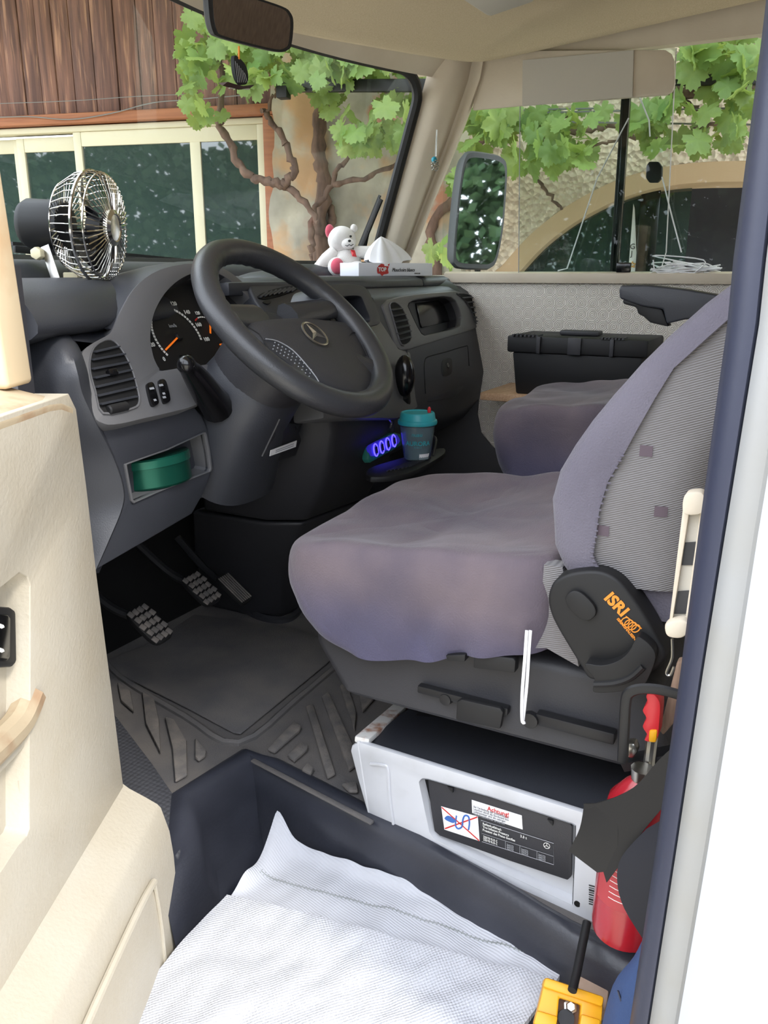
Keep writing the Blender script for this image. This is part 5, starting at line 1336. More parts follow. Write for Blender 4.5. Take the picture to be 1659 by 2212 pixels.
# box sides, rusty front flange and black lid
b0 = [BX.at(775, 1603), BX.at(1330, 1778)]
fl0, fl1 = atx(905, 1492, 1.54), BX.at(775, 1603)
MB().loft([[fl1 + V((0, .004, 0)), fl0], [BX.at(806, 1783) + V((0, .004, -.02)), V((fl0.x, fl0.y - .06, -1.0))]], False).build('box_side', 'white_paint', t, solid=.006)
mat('rust_paint', (214, 212, 208), .5, col2=(150, 92, 52), nscale=26, namt=.9, contrast=(.48, .62))
MB().bar(fl1 + V((.004, -.004, .002)), fl0, .03, .012).build('box_flange', 'rust_paint', t, bevel=.003)
LD = [(785, 1612), (800, 1600), (915, 1518), (1360, 1640), (1350, 1760), (1325, 1772)]
la, lb_, lc, ld = BX.at(785, 1610, -.012), atx(925, 1512, 1.47), atx(1380, 1640, 1.36), BX.at(1335, 1775, -.012)
for p in (la, ld): p.z -= .0
md0, md1 = lerp(la, lb_, .55), lerp(ld, lc, .55)
MB().loft([[la + V((0, 0, -.02)), ld + V((0, 0, -.02))], [la, ld], [md0 + V((0, 0, .012)), md1 + V((0, 0, .012))], [lb_, lc], [lb_ + V((.02, 0, -.05)), lc + V((.02, 0, -.05))]], False).build('box_lid', 'dash_dark', t, solid=.004, smooth=20)
MB().box((1.42, .40, -.92), (.46, .5, .12)).build('box_inside', 'void_black', t)
# label plate
lp = [(924, 1684), (1060, 1722), (1228, 1776), (1236, 1786), (1234, 1894), (1226, 1902), (1100, 1860), (950, 1806), (938, 1796), (930, 1745)]
pl_ = MB().prism([BX.at(*p, -.004) for p in lp], (.006, 0, 0)).build('label_plate', 'dash_black', t, bevel=.002)
def stick(pxs, m_, off=-.0033, name='sticker'): return MB().prism([BX.at(*p, off + .0005) for p in pxs], (.0006, 0, 0)).build(name, m_, pl_)
s1 = stick(((953, 1742), (1032, 1764), (1036, 1817), (960, 1792)), 'paper_white')
def ln(a, b, m_, w_=.0022, off=-.0022): MB().bar(BX.at(*a, off), BX.at(*b, off), w_, .0005, BX.n).build('print_line', m_, s1)
ln((954, 1744), (1035, 1816), 'print_red'); ln((961, 1790), (1031, 1765), 'print_red')
MB().tube(spl([BX.at(*p, -.0024) for p in ((986, 1762), (984, 1782), (990, 1790), (998, 1785), (1000, 1770), (1004, 1762), (1012, 1764), (1014, 1778), (1012, 1792))], 4), .0016, 5).build('print_hose', 'print_blue', s1)
MB().prism(spl([BX.at(*p, -.0024) for p in ((960, 1768), (968, 1762), (982, 1770), (980, 1778), (968, 1774))], 3, True), (.0004, 0, 0)).build('print_can', 'print_blue', s1)
s2 = stick(((1019, 1728), (1127, 1762), (1129, 1792), (1020, 1756)), 'paper_white')
tu = BX.at(1127, 1762) - BX.at(1019, 1728); tv = V((0, 0, 1))
text_mesh('Achtung!', BX.at(1053, 1750, -.0022), tu, tv, .0115, 'print_red', 'lettering', s2)
for k, s_ in enumerate(('Bei Verdeckung der Schwenkbaren', 'Leuchten durch die Bordwand bzw', 'Laderaumtuer sind die uebrigen', 'Verkehrsteilnehmer zu warnen')):
    text_mesh(s_, BX.at(1023, 1742.5 + k * 5.2, -.0022) + V((0, 0, -.0012)), tu, tv, .0056, 'print_grey', 'lettering', s2, sx=.86)
tb_ = [(1039, 1772), (1196, 1822), (1196, 1868), (1041, 1818)]
MB().tube([BX.at(*p, -.0028) for p in tb_], .0006, 4, closed=True).build('table_border', 'print_grey', pl_)
for k, s_ in enumerate(('Reifenfuelldruck', 'Tire Inflation Pressure', 'Pression des Pneus Gonfles')):
    text_mesh(s_, BX.at(1043, 1781 + k * 6.6, -.0030), tu, tv, .0062, 'print_white', 'lettering', pl_, sx=.9)
text_mesh('3.5 t', BX.at(1124, 1808, -.0030), tu, tv, .0066, 'print_white', 'lettering', pl_)
for k, s_ in enumerate(('225/70 R15 C', '225/70 R15 C')):
    text_mesh(s_, BX.at(1044, 1809 + k * 6, -.0030), tu, tv, .0058, 'print_white', 'lettering', pl_, sx=.85)
for x in (1092, 1123, 1160):
    y = 1772 + (x - 1039) * .318
    MB().bar(BX.at(x, y + 28, -.003), BX.at(x, y + 46, -.003), .0007, .0004, BX.n).build('table_line', 'print_grey', pl_)
    for k in range(3): text_mesh('360/375', BX.at(x + 3, y + 37 + k * 4.5, -.0030), tu, tv, .005, 'print_grey', 'lettering', pl_, sx=.8)
MB().bar(BX.at(1040, 1800, -.003), BX.at(1196, 1850, -.003), .0006, .0004, BX.n).build('table_line', 'print_grey', pl_)
c_ = BX.at(1181, 1827, -.003)
MB().tube([c_ + V((0, .0052 * math.cos(a), .0052 * math.sin(a))) for a in [2 * math.pi * q / 18 for q in range(18)]], .0005, 4, closed=True).build('print_star', 'print_white', pl_)
for k in range(3): MB().bar(c_, c_ + V((0, .005 * math.cos(math.pi / 2 + k * 2.0944), .005 * math.sin(math.pi / 2 + k * 2.0944))), .0009, .0004, BX.n).build('print_star', 'print_white', pl_)
for p in ((974, 1701), (1190, 1772)): MB().prism([BX.at(p[0] + a, p[1] + b, .001) for a, b in ((-8, -2), (4, 2), (4, 12), (-2, 6))], (.004, 0, 0)).build('plate_clip', 'soft_black', pl_)
MB().lathe(BX.at(1247, 1953, .0006), (-1, 0, 0), [(.0, 0), (.0055, 0), (.0055, -.001)], 16).build('drain_hole', 'void_black', t)
for i in range(9):
    w_ = (.002, .001, .003, .0015)[i % 4]
    MB().bar(BX.at(1272 + (i % 2) * 0 + 0, 1912 + i * 5, .0008), BX.at(1290, 1917 + i * 5, .0008), w_, .0004, BX.n).build('bar_code', 'print_black', t)
# ------------------------------------------------------------------ floor mat with ribs
t = thing('floor_mat', 'black ribbed rubber mat with a plain foot panel under the pedals', 'mat', (1.35, 1.2, -1.0))
Z0 = -.997
def fpx(l, z=Z0): return [atz(x, y, z) for x, y in l]
MB().prism(fpx(((250, 1455), (232, 1430), (330, 1390), (420, 1330), (560, 1350), (640, 1360), (750, 1400), (735, 1412), (640, 1490), (520, 1588), (505, 1586), (400, 1530))), (0, 0, .006)).build('foot_panel', 'floor_rubber', t, bevel=.003)
MB().tube(spl(fpx(((210, 1400), (260, 1462), (400, 1548), (515, 1606), (640, 1512), (745, 1424), (790, 1400))), 4), .009, 6).build('mat_border', 'floor_rubber', t)
C5 = lambda l: [(180 + x / 2.44, 1150 + y / 2.44) for x, y in l]
for l in ([(430, 985), (480, 1000), (545, 1110), (550, 1290), (485, 1325), (470, 1150)], [(590, 1095), (650, 1165), (645, 1190), (608, 1215), (590, 1200)], [(310, 850), (375, 890), (400, 1000), (410, 1180), (330, 1020)], [(180, 800), (250, 850), (270, 960), (200, 900)],
          [(970, 1155), (1110, 1010), (1150, 1035), (1140, 1060), (1010, 1172)], [(1075, 1190), (1150, 1118), (1188, 1135), (1180, 1160), (1112, 1218)], [(1150, 1268), (1180, 1228), (1218, 1258), (1200, 1290)],
          [(1172, 930), (1212, 918), (1330, 1285), (1285, 1308)], [(1255, 880), (1292, 850), (1420, 1130), (1440, 1240), (1400, 1270)], [(1350, 820), (1390, 800), (1440, 960), (1430, 1060)], [(1440, 780), (1500, 750), (1540, 880), (1470, 960)], [(1400, 1380), (1360, 1340), (1440, 1330), (1450, 1380)]):
    MB().prism(fpx(C5(l)), (0, 0, .009)).build('rib', 'mat_rib', t, bevel=.004)
MB().bar(atz(545, 1642, -.988), atz(805, 1778, -.988), .012, .006).build('mat_edge', 'floor_rubber', t, bevel=.005)
# engine hump and carpet
t = thing('engine_cover', 'black moulded engine cover between the footwells', 'cover', (1.8, 1.1, -1.0))
MB().loft([[V((x, y, z)) for x, y in p_] for z, p_ in ((-1.0, [(1.87, 1.45), (1.905, 1.36), (2.1, 1.32), (2.3, 1.36), (2.32, 1.63), (1.87, 1.63)]), (-.985, [(1.868, 1.45), (1.902, 1.36), (2.1, 1.32), (2.295, 1.36), (2.315, 1.63), (1.868, 1.63)]), (-.80, [(1.80, 1.38), (1.84, 1.30), (2.06, 1.27), (2.18, 1.32), (2.2, 1.6), (1.80, 1.6)]), (-.628, [(1.69, 1.25), (1.735, 1.16), (2.0, 1.13), (2.09, 1.19), (2.1, 1.5), (1.69, 1.5)]))], True, cap=True).build('cover_shell', 'dash_black', t, bevel=.02, seg=3, smooth=60)
MB().tube(spl(fpx(((520, 1308), (560, 1332), (610, 1340), (640, 1325), (660, 1290)), -.994), 4), .012, 6).build('cover_lip', 'dash_black', t)
# dark kick panel at the foot of the passenger wall
t = thing('kick_panel', 'dark curved kick panel where the passenger wall meets the floor', 'panel', (2.72, 1.1, -1.0))
KW = Plane((2.735, 0, 0), (0, -1, 0), (0, 0, 1))
MB().prism(spl([KW.at(*p) for p in ((700, 800), (1034, 800), (1034, 850), (1030, 895), (1038, 935), (1062, 965), (1115, 1002), (1180, 1040), (1180, 1200), (700, 1200))], 1, True), (.012, 0, 0)).build('panel_sheet', 'dash_black', t, bevel=.002)
# black toolbox on a wooden shelf
TB = Plane((2.47, 0, 0), (0, -1, 0), (0, 0, 1))
c0, c1 = TB.at(1092, 848), TB.at(1388, 848)
t = thing('wooden_shelf', 'pale wooden board carrying the black toolbox', 'shelf', (2.6, .6, -.4))
zsf = TB.at(1110, 852).z
MB().box((2.605, (c0.y + c1.y) / 2 + .01, zsf - .012), (.28, .56, .024)).build('board', 'wood_pale', t, bevel=.003)
MB().bar((2.55, c0.y - .04, zsf - .02), (2.74, c0.y - .04, zsf - .12), .03, .02).build('bracket', 'wood_pale', t)
t = thing('toolbox', 'black plastic toolbox with a ribbed lid against the passenger wall', 'toolbox', (2.6, .6, zsf))
y0, y1 = TB.at(1103, 790).y, TB.at(1385, 790).y; zl = TB.at(1200, 765).z; ztp = TB.at(1200, 728).z
MB().loft([[V((x, y, z)) for x, y in ((2.48 + i, y0 - i), (2.70, y0 - i), (2.70, y1 + i), (2.48 + i, y1 + i))] for z, i in ((zsf, .012), (zl, 0))], True, cap=True).build('case', 'soft_black', t, bevel=.006)
ld_ = MB().box((2.588, (y0 + y1) / 2, (zl + ztp) / 2), (.235, y0 - y1 + .03, ztp - zl)).build('lid', 'soft_black', t, bevel=.006)
for a, b in ((1108, 1160), (1300, 1345)):
    for i in range(7):
        x_ = lerp(a, b, i / 6); p = TB.at(x_, 745)
        MB().box((2.49, p.y, ztp + .001), (.05, .006, .006)).build('lid_rib', 'dash_black', ld_)
MB().box((2.57, (y0 + y1) / 2 + .01, ztp + .008), (.05, .12, .014)).build('handle', 'dash_black', t, bevel=.004)
for f_ in (.22, .5, .78):
    MB().box((2.468, lerp(y0, y1, f_), (zl + ztp) / 2), (.012, .04 if f_ == .5 else .012, ztp - zl)).build('lid_latch', 'dash_black', t, bevel=.002)
# ------------------------------------------------------------------ towel on the step
t = thing('towel', 'white towel with a ribbed border spread over the entry step', 'towel', (1.0, .55, -1.14))
FL, FR, NL, NR = atz(602, 1822, -1.10), atz(1254, 2036, -1.045), atz(140, 2330, -1.13), atz(1040, 2370, -1.09)
def tow(u, v):
    p = lerp(lerp(FL, FR, u), lerp(NL, NR, u), v)
    z = .006 * noise.noise(V((u * 7, v * 5, 1))) + .004 * noise.noise(V((u * 17, v * 9, 4)))
    z += .045 * math.exp(-((u - .005) / .05) ** 2 - (v / .10) ** 2) + .018 * math.exp(-((u - .0) / .03) ** 2 - ((v - .20) / .05) ** 2)
    z += .014 * math.exp(-((v - .0) / .03) ** 2)
    p = p + V((.02 * math.exp(-((u) / .04) ** 2 - (v / .08) ** 2), .015 * math.exp(-((u) / .04) ** 2 - (v / .08) ** 2), z))
    return p
VB = .30
MB().grid(lambda u, v: tow(u, lerp(0, VB, v)), 90, 24).build('ribbed_border', 'towel_ribbed', t, solid=.008, smooth=80)
MB().grid(lambda u, v: tow(u, lerp(VB, 1, v)) + V((0, 0, .002)), 90, 50).build('towel_field', 'towel_cotton', t, solid=.010, smooth=80)
st_ = MB()
for i in range(150):
    u0 = lerp(.03, .985, i / 150)
    for dv in (-.006, 0, .006):
        if dv == 0 or i % 2 == 0:
            a, b = tow(u0, .155 + dv + .008 * math.sin(u0 * 9)) + V((0, 0, .001)), tow(u0 + (.0064 if dv == 0 else .004), .155 + dv + .008 * math.sin(u0 * 9)) + V((0, 0, .001))
            st_.bar(a, b, .0008, .0005)
st_.build('stitching', 'towel_stitch', t)['kind'] = 'stuff'
zz = [atz(lerp(402, 640, i / 40), lerp(2108, 2240, i / 40) + (4 if i % 2 else -4), -1.103) for i in range(41)]
st_ = MB(); st_.tube([p + V((0, 0, .0)) for p in zz], .0009, 4)
st_.build('zigzag_seam', 'towel_stitch', t)
# ------------------------------------------------------------------ things beside the seat
# fire extinguisher
a_, b_ = atx(1384, 1700, 1.04), atx(1346, 2016, 1.04)
t = thing('fire_extinguisher', 'red fire extinguisher standing between seat box and door pillar', 'extinguisher', b_)
ax = (a_ - b_); L__ = ax.length; ax.normalize()
MB().lathe(b_, ax, [(.0, -.006), (.030, -.004), (.044, .008), (.046, .02), (.046, L__ * .80), (.040, L__ * .92), (.022, L__ * 1.02), (.014, L__ * 1.05), (0, L__ * 1.05)], 32).build('cylinder', 'red_enamel', t)
lbq = lambda u, v: b_ + ax * lerp(L__ * .30, L__ * .80, v) + (Matrix.Rotation(lerp(-1.2, 1.2, u), 3, ax) @ (V((-1, -.3, 0)) - ax * V((-1, -.3, 0)).dot(ax)).normalized()) * .0468
mat('label_red', (176, 60, 66), .5)
lb2 = MB().grid(lbq, 14, 4).build('label', 'label_red', t)
for k in range(9):
    MB().tube([lbq(lerp(.2, .85, i / 8), .12 + k * .075) * 1.0 for i in range(9)], .0007, 4).build('label_print', 'print_white', lb2)
MB().tube([b_ + ax * L__, b_ + ax * (L__ * 1.12)], [.013, .016], 12).build('valve', 'steel', t)
MB().bar(b_ + ax * (L__ * 1.08), b_ + ax * (L__ * 1.10) + V((0, -.07, .01)), .016, .01).build('valve_lever', 'soft_black', t, bevel=.002)
# seat belt strap and buckle tail
t = thing('seat_belt', 'wide black seat belt webbing looping in front of the extinguisher', 'seat belt', atx(1300, 1900, .96))
p1 = [atx(1480, 1592, .93), atx(1430, 1640, .95), atx(1360, 1705, .97), atx(1300, 1745, .98), atx(1268, 1735, 1.0)]
q1 = [atx(1480, 1700, .93), atx(1420, 1760, .94), atx(1370, 1830, .95), atx(1300, 1890, .95), atx(1228, 1838, .97)]
q1 = [atx(1480, 1690, .93), atx(1440, 1735, .94), atx(1390, 1795, .95), atx(1345, 1860, .955), atx(1312, 1905, .96)]
p1 = [atx(1480, 1590, .93), atx(1425, 1640, .94), atx(1370, 1700, .955), atx(1300, 1732, .97), atx(1262, 1735, .98)]
e1_ = [atx(1262, 1735, .98), atx(1252, 1790, .97), atx(1228, 1840, .965)]
MB().loft([spl(p1, 4), spl(mix_pts(p1, q1, .4), 4), spl(q1, 4)], False).build('webbing', 'soft_black', t, solid=.002)
rimp = [atx(1265, 1735, .975), atx(1255, 1790, .97), atx(1228, 1838, .965)]
MB().loft([spl([atx(1330, 1722, .965), atx(1335, 1800, .957), atx(1330, 1880, .957)], 4), spl([atx(1285, 1735, .972), atx(1285, 1800, .965), atx(1290, 1885, .962)], 4), spl([atx(1262, 1735, .98), atx(1252, 1790, .972), atx(1228, 1838, .966)], 4)], False).build('webbing_fold', 'soft_black', t, solid=.002)
MB().loft([spl([atx(*p, .94) for p in ((1400, 1790), (1345, 1850), (1335, 1900), (1350, 1960), (1400, 2040))], 4), spl([atx(*p, .92) for p in ((1470, 1750), (1430, 1840), (1420, 1900), (1425, 1960), (1440, 2060))], 4)], False).build('webbing_loop', mat('belt_dark', (24, 26, 36), .7), t, solid=.002)
# belt height rail on the door pillar
t = thing('belt_rail', 'cream slotted belt rail on the door pillar behind the seat', 'rail', atx(1460, 1375, .99))
HR = Plane((.985, 0, 0), (0, -1, 0), (0, 0, 1))
MB().frame([HR.at(*p) for p in ((1478, 1075), (1520, 1070), (1486, 1370), (1442, 1372))], [HR.at(*p) for p in ((1488, 1110), (1512, 1108), (1480, 1340), (1452, 1342))], (.02, 0, 0)).build('rail_frame', 'cream_trim', t, bevel=.004)
MB().prism([HR.at(*p, -.008) for p in ((1488, 1110), (1512, 1108), (1480, 1340), (1452, 1342))], (.004, 0, 0)).build('rail_slot', 'grey_cloth', t)
for y_ in (1195, 1300): MB().prism([HR.at(*p, -.006) for p in ((1478 - (y_ - 1195) * .13, y_ - 22), (1504 - (y_ - 1195) * .13, y_ - 24), (1499 - (y_ - 1195) * .13, y_ + 26), (1470 - (y_ - 1195) * .13, y_ + 26))], (.006, 0, 0)).build('slot_opening', 'dash_black', t)
MB().prism(spl([HR.at(*p, .012) for p in ((1478, 1072), (1490, 1064), (1515, 1064), (1522, 1080), (1518, 1108), (1480, 1112), (1474, 1095))], 3, True), (.02, 0, 0)).build('rail_end', 'cream_trim', t, bevel=.004)
MB().prism(spl([HR.at(*p, .012) for p in ((1440, 1346), (1482, 1340), (1484, 1368), (1470, 1380), (1445, 1378), (1436, 1366))], 3, True), (.02, 0, 0)).build('rail_end', 'cream_trim', t, bevel=.004)
MB().tube(spl([HR.at(*p) for p in ((1452, 1380), (1452, 1420), (1440, 1452), (1448, 1458), (1456, 1440))], 4), .0018, 6).build('release_wire', 'steel', t)
# steering lock with red grip in a black bracket
t = thing('steering_lock', 'red steering lock grip with yellow tab behind a black bracket', 'lock', atx(1400, 1605, 1.05))
RG = Plane((1.05, 0, 0), (0, -1, 0), (0, 0, 1))
MB().prism(spl([RG.at(*p) for p in ((1396, 1503), (1408, 1499), (1420, 1508), (1426, 1525), (1424, 1560), (1418, 1600), (1392, 1600), (1398, 1588), (1388, 1570), (1396, 1552), (1388, 1535), (1398, 1518))], 3, True), (.03, 0, 0)).build('grip', 'red_plastic', t, bevel=.006)
MB().prism([RG.at(*p, .003) for p in ((1402, 1578), (1420, 1578), (1417, 1606), (1400, 1604))], (.03, 0, 0)).build('lock_tab', 'yellow_plastic', t, bevel=.003)
MB().tube([RG.at(1405, 1600) + V((.015, 0, 0)), RG.at(1395, 1680) + V((.015, 0, 0))], .008, 10).build('lock_bar', 'steel', t)
t = thing('seat_bracket', 'black bent steel bracket arching over the red grip', 'bracket', atx(1345, 1640, 1.04))
MB().tube(spl([atx(*p, 1.03) for p in ((1345, 1645), (1348, 1580), (1352, 1515), (1360, 1496), (1385, 1488), (1425, 1490), (1475, 1503))], 4), .0075, 8, flat=.6).build('hoop', 'steel_dark', t)
MB().prism([atx(*p, 1.06) for p in ((1346, 1608), (1370, 1606), (1378, 1625), (1368, 1640), (1348, 1638))], (.02, 0, 0)).build('bush', 'steel', t, bevel=.004)
MB().bar(atx(1350, 1648, 1.08), atx(1450, 1628, 1.08), .03, .012).build('foot', 'steel_dark', t)
# wooden strip behind the bracket
o = MB(); base(atx(1440, 1590, 1.09)); o.prism([atx(*p, 1.09) for p in ((1462, 1430), (1490, 1430), (1458, 1560), (1432, 1590), (1424, 1580))], (.02, 0, 0))
tag(o.build('wood_strip', 'wood_strip', bevel=.003), 'brown wooden strip leaning behind the red grip', 'wood strip')
# black rod, wooden pad, yellow clamp, blue cloth
t = thing('clamp_bar', 'black clamp bar rising from the yellow clamp jaw', 'bar', atx(1240, 2130, .97))
MB().tube([atx(1268, 1992, 1.06), atx(1246, 2100, .99), atx(1236, 2140, .96)], .0065, 12).build('rod', 'soft_black', t)
CP = Plane(atz(1230, 2130, -1.0), (.25, -.95, 0), n=(-.62, -.25, .74))
t = thing('yellow_clamp', 'yellow plastic clamp jaw with a steel screw on the towel', 'clamp', CP.o)
def cpq(l, off=0): return [CP.at(x, y, off) for x, y in l]
MB().frame(cpq(((1178, 2112), (1304, 2155), (1296, 2260), (1150, 2230))), cpq(((1208, 2155), (1256, 2170), (1250, 2238), (1202, 2224))), CP.n * -.03).build('jaw_body', 'yellow_plastic', t, bevel=.004)
MB().prism(cpq(((1178, 2110), (1306, 2153), (1302, 2176), (1172, 2132)), .008), CP.n * -.03).build('jaw_ridge', 'yellow_plastic', t, bevel=.004)
MB().prism(cpq(((1206, 2153), (1258, 2170), (1252, 2240), (1200, 2226)), -.022), CP.n * -.004).build('jaw_slot', mat('clamp_brown', (96, 64, 40), .6), t)
MB().prism(cpq(((1160, 2182), (1206, 2196), (1200, 2226), (1152, 2212)), .006), CP.n * -.02).build('jaw_step', 'yellow_plastic', t, bevel=.003)
MB().prism(cpq(((1256, 2190), (1298, 2203), (1294, 2240), (1250, 2226)), .006), CP.n * -.02).build('jaw_step', 'yellow_plastic', t, bevel=.003)
MB().lathe(CP.at(1231, 2175, -.02), CP.n, [(.0, .014), (.006, .014), (.007, .012), (.007, .006), (.010, .005), (.010, 0)], 6).build('screw_head', 'steel', t)
MB().lathe(CP.at(1222, 2200, -.02), CP.n, [(.0, .006), (.012, .006), (.012, 0)], 16).build('washer', 'steel_dark', t)
o = MB(); base(atz(1285, 2120, -1.05)); o.prism(spl([atz(*p, -1.04) for p in ((1258, 2080), (1280, 2074), (1305, 2082), (1318, 2100), (1312, 2160), (1300, 2185), (1250, 2170))], 3, True), (0, 0, -.02))
tag(o.build('wooden_pad', mat('pad_wood', (196, 170, 150), .7, col2=(170, 140, 118), nscale=40, namt=.5), bevel=.003), 'pale wooden pad beside the yellow clamp', 'wood pad')
t = thing('blue_bag', 'blue cloth bag stuffed beside the door pillar', 'bag', atx(1380, 2212, .92))
MB().loft([spl([atx(*p, x) for p in l], 4) for l, x in ((((1405, 2010), (1375, 2070), (1330, 2130), (1300, 2240)), .97), (((1420, 2010), (1395, 2070), (1350, 2150), (1330, 2260)), .93), (((1480, 2000), (1460, 2080), (1440, 2170), (1420, 2290)), .91))], False).build('cloth', 'blue_cloth', t, solid=.004, smooth=70)
MB().tube(spl([atx(*p, .928) for p in ((1335, 2140), (1345, 2170), (1365, 2215))], 3), .0015, 5).build('seam', 'navy_seal', t)
# ------------------------------------------------------------------ open driver door
E0 = atx(210, 1250, .86)
DP = Plane((E0.x, E0.y, 0), (.908, .42, 0), (0, 0, 1))
t = thing('door_1', 'open cream driver door with a moulded pocket and a stained sill', 'door', DP.w(-.4, -1.35))
t['kind'] = 'structure'
bT = DP.ab(140, 853)[1]; aL = -.85
def off_for(px, py, a_want):
    lo_, hi_ = -.05, .3
    for _ in range(40):
        m_ = (lo_ + hi_) / 2
        if DP.ab(px, py, m_)[0] > a_want: lo_ = m_
        else: hi_ = m_
    return (lo_ + hi_) / 2
edge = [DP.ab(*p) for p in ((150, 862), (165, 884), (187, 1050), (210, 1250), (240, 1480), (266, 1692))]
aE = edge[-1][0]
outer = [(aL, bT)] + [(edge[0][0], bT)] + edge[1:] + [(aE + .004, -1.36), (aL, -1.36)]
hl = [(42, 1237), (60, 1246), (66, 1265), (66, 1500), (64, 1560), (64, 1790), (58, 1806), (40, 1826)]
hole = [DP.ab(*p) for p in hl]
hb0, ht0 = DP.ab(40, 1826)[1] - .04, DP.ab(42, 1237)[1] - .03
# panel as stacked strips: right of the recess, above and below it
aH = hole[3][0]
def strip(poly, c0=0.0, d=.05, name='inner_panel', m_='cream_door', bevel=.006):
    return MB().prism([DP.w(a, b, c0) for a, b in poly], DP.n * -d).build(name, m_, t, bevel=bevel)
hole_l = [(aL + .06, hole[-1][1] - .03), (aL + .06, hole[0][1] - .02)]
ho_ = [(hole[0][0], hole[0][1])] + hole[1:] + hole_l
# frame with matching point counts
def resample(poly, n):
    P_ = [V((a, b, 0)) for a, b in poly]; L__ = [0]
    for i in range(len(P_)): L__.append(L__[-1] + (P_[(i + 1) % len(P_)] - P_[i]).length)
    return P_, L__
cx_, cy_ = (aL + aH) / 2, (hole[0][1] + hole[-1][1]) / 2
inn = ho_
def ray_out(a, b):
    """the point of the outer outline met when leaving the recess centre through (a, b)"""
    d = V((a - cx_, b - cy_, 0)); best = None
    for i in range(len(outer)):
        p, q = V((*outer[i], 0)), V((*outer[(i + 1) % len(outer)], 0)); e = q - p
        den = d.x * e.y - d.y * e.x
        if abs(den) < 1e-9: continue
        s_ = ((p.x - cx_) * e.y - (p.y - cy_) * e.x) / den; r_ = ((p.x - cx_) * d.y - (p.y - cy_) * d.x) / den
        if s_ > 0 and -1e-6 <= r_ <= 1 + 1e-6 and (best is None or s_ < best): best = s_
    return (cx_ + d.x * best, cy_ + d.y * best)
dirs = sorted({math.atan2(b - cy_, a - cx_) for a, b in inn + outer})
def ray_in(th):
    d = V((math.cos(th), math.sin(th), 0)); best = 0
    for i in range(len(inn)):
        p, q = V((*inn[i], 0)), V((*inn[(i + 1) % len(inn)], 0)); e = q - p
        den = d.x * e.y - d.y * e.x
        if abs(den) < 1e-9: continue
        s_ = ((p.x - cx_) * e.y - (p.y - cy_) * e.x) / den; r_ = ((p.x - cx_) * d.y - (p.y - cy_) * d.x) / den
        if s_ > 0 and -1e-6 <= r_ <= 1 + 1e-6: best = max(best, s_)
    return (cx_ + d.x * best, cy_ + d.y * best)
I_ = [ray_in(th) for th in dirs]; O_ = [ray_out(*p) for p in I_]
MB().frame([DP.w(a, b) for a, b in O_], [DP.w(a, b) for a, b in I_], DP.n * -.05).build('inner_panel', 'cream_door', t, bevel=.004, smooth=40)
rim0 = [DP.w(a, b, -.002) for a, b in inn]; rc_ = sum(rim0, V()) / len(rim0)
mb = MB().loft([rim0, [rc_ + (p - rc_) * .985 - DP.n * .012 for p in rim0], [rc_ + (p - rc_) * .965 - DP.n * .028 for p in rim0]], True); mb.f.append(tuple(range(2 * len(rim0), 3 * len(rim0))))
mb.build('recess', 'cream_door', t, smooth=60)
# pull handle crossing the recess
MB().tube(spl([DP.at(*p, -.012) for p in ((66, 1500), (40, 1560), (0, 1605), (-60, 1660))], 4), .020, 10).build('pull_handle', 'door_stain', t)
MB().tube(spl([DP.at(*p, -.018) for p in ((62, 1560), (45, 1592), (0, 1640), (-60, 1700))], 4), .012, 10).build('pull_handle', 'cream_door', t)
MB().tube(spl([DP.at(*p, -.016) for p in ((44, 1680), (44, 1790), (30, 1822), (0, 1858), (-60, 1920))], 4), .010, 8).build('recess_rib', 'cream_door', t)
# window switch plate
sw = MB().prism(([DP.at(*p, -.012) for p in ((-60, 1306), (25, 1312), (36, 1320), (38, 1430), (28, 1441), (-60, 1446))]), DP.n * -.02).build('switch_plate', 'soft_black', t, bevel=.004)
MB().prism(([DP.at(*p, -.010) for p in ((-50, 1325), (18, 1328), (24, 1336), (23, 1420), (16, 1428), (-50, 1430))]), DP.n * -.006).build('rocker', 'gloss_black', sw, bevel=.002)
for y_ in (1352, 1404):
    MB().prism([DP.at(*p, -.0094) for p in ((0, y_ - 5), (8, y_ - 2), (10, y_ + 3), (4, y_ + 6), (0, y_ + 4))], DP.n * -.0006).build('switch_mark', 'print_white', sw)
# sill ledge on top, rounded over, stained
led = []
for c_, db in ((-.001, -.02), (.0012, -.009), (-.002, -.002), (-.02, .003), (-.05, .010), (-.085, .019), (-.10, .016), (-.10, -.06)):
    led.append([DP.w(a, bT + db - (.012 * max(0, (a - edge[0][0] + .06) / .06) ** 2), c_) for a in [lerp(aL, edge[0][0] + .006, i / 24) for i in range(25)]])
MB().loft(led, False).build('sill_ledge', 'door_stain', t, smooth=60)
MB().prism([DP.w(edge[0][0] + .005, bT - .02, -.002), DP.w(edge[0][0] + .005, bT - .02, -.10), DP.w(aE, -1.36, -.10), DP.w(aE, -1.36, -.002)], DP.u * -.02).build('door_edge', 'cream_door', t)
# window post
pb, pt_ = DP.at(72, 812, -.05), DP.at(-2, 325, -.05)
u2 = DP.u * -.075
MB().loft([[q, q + u2, q + u2 - DP.n * .045, q - DP.n * .045] for q in (pb + V((0, 0, -.01)), lerp(pb, pt_, .5), pt_, pt_ + (pt_ - pb) * .3)], True, cap=True).build('window_post', mat('post_paint', (226, 206, 172), .5, col2=(206, 158, 108), nscale=9, namt=.6, contrast=(.48, .7)), t, bevel=.008, seg=3)
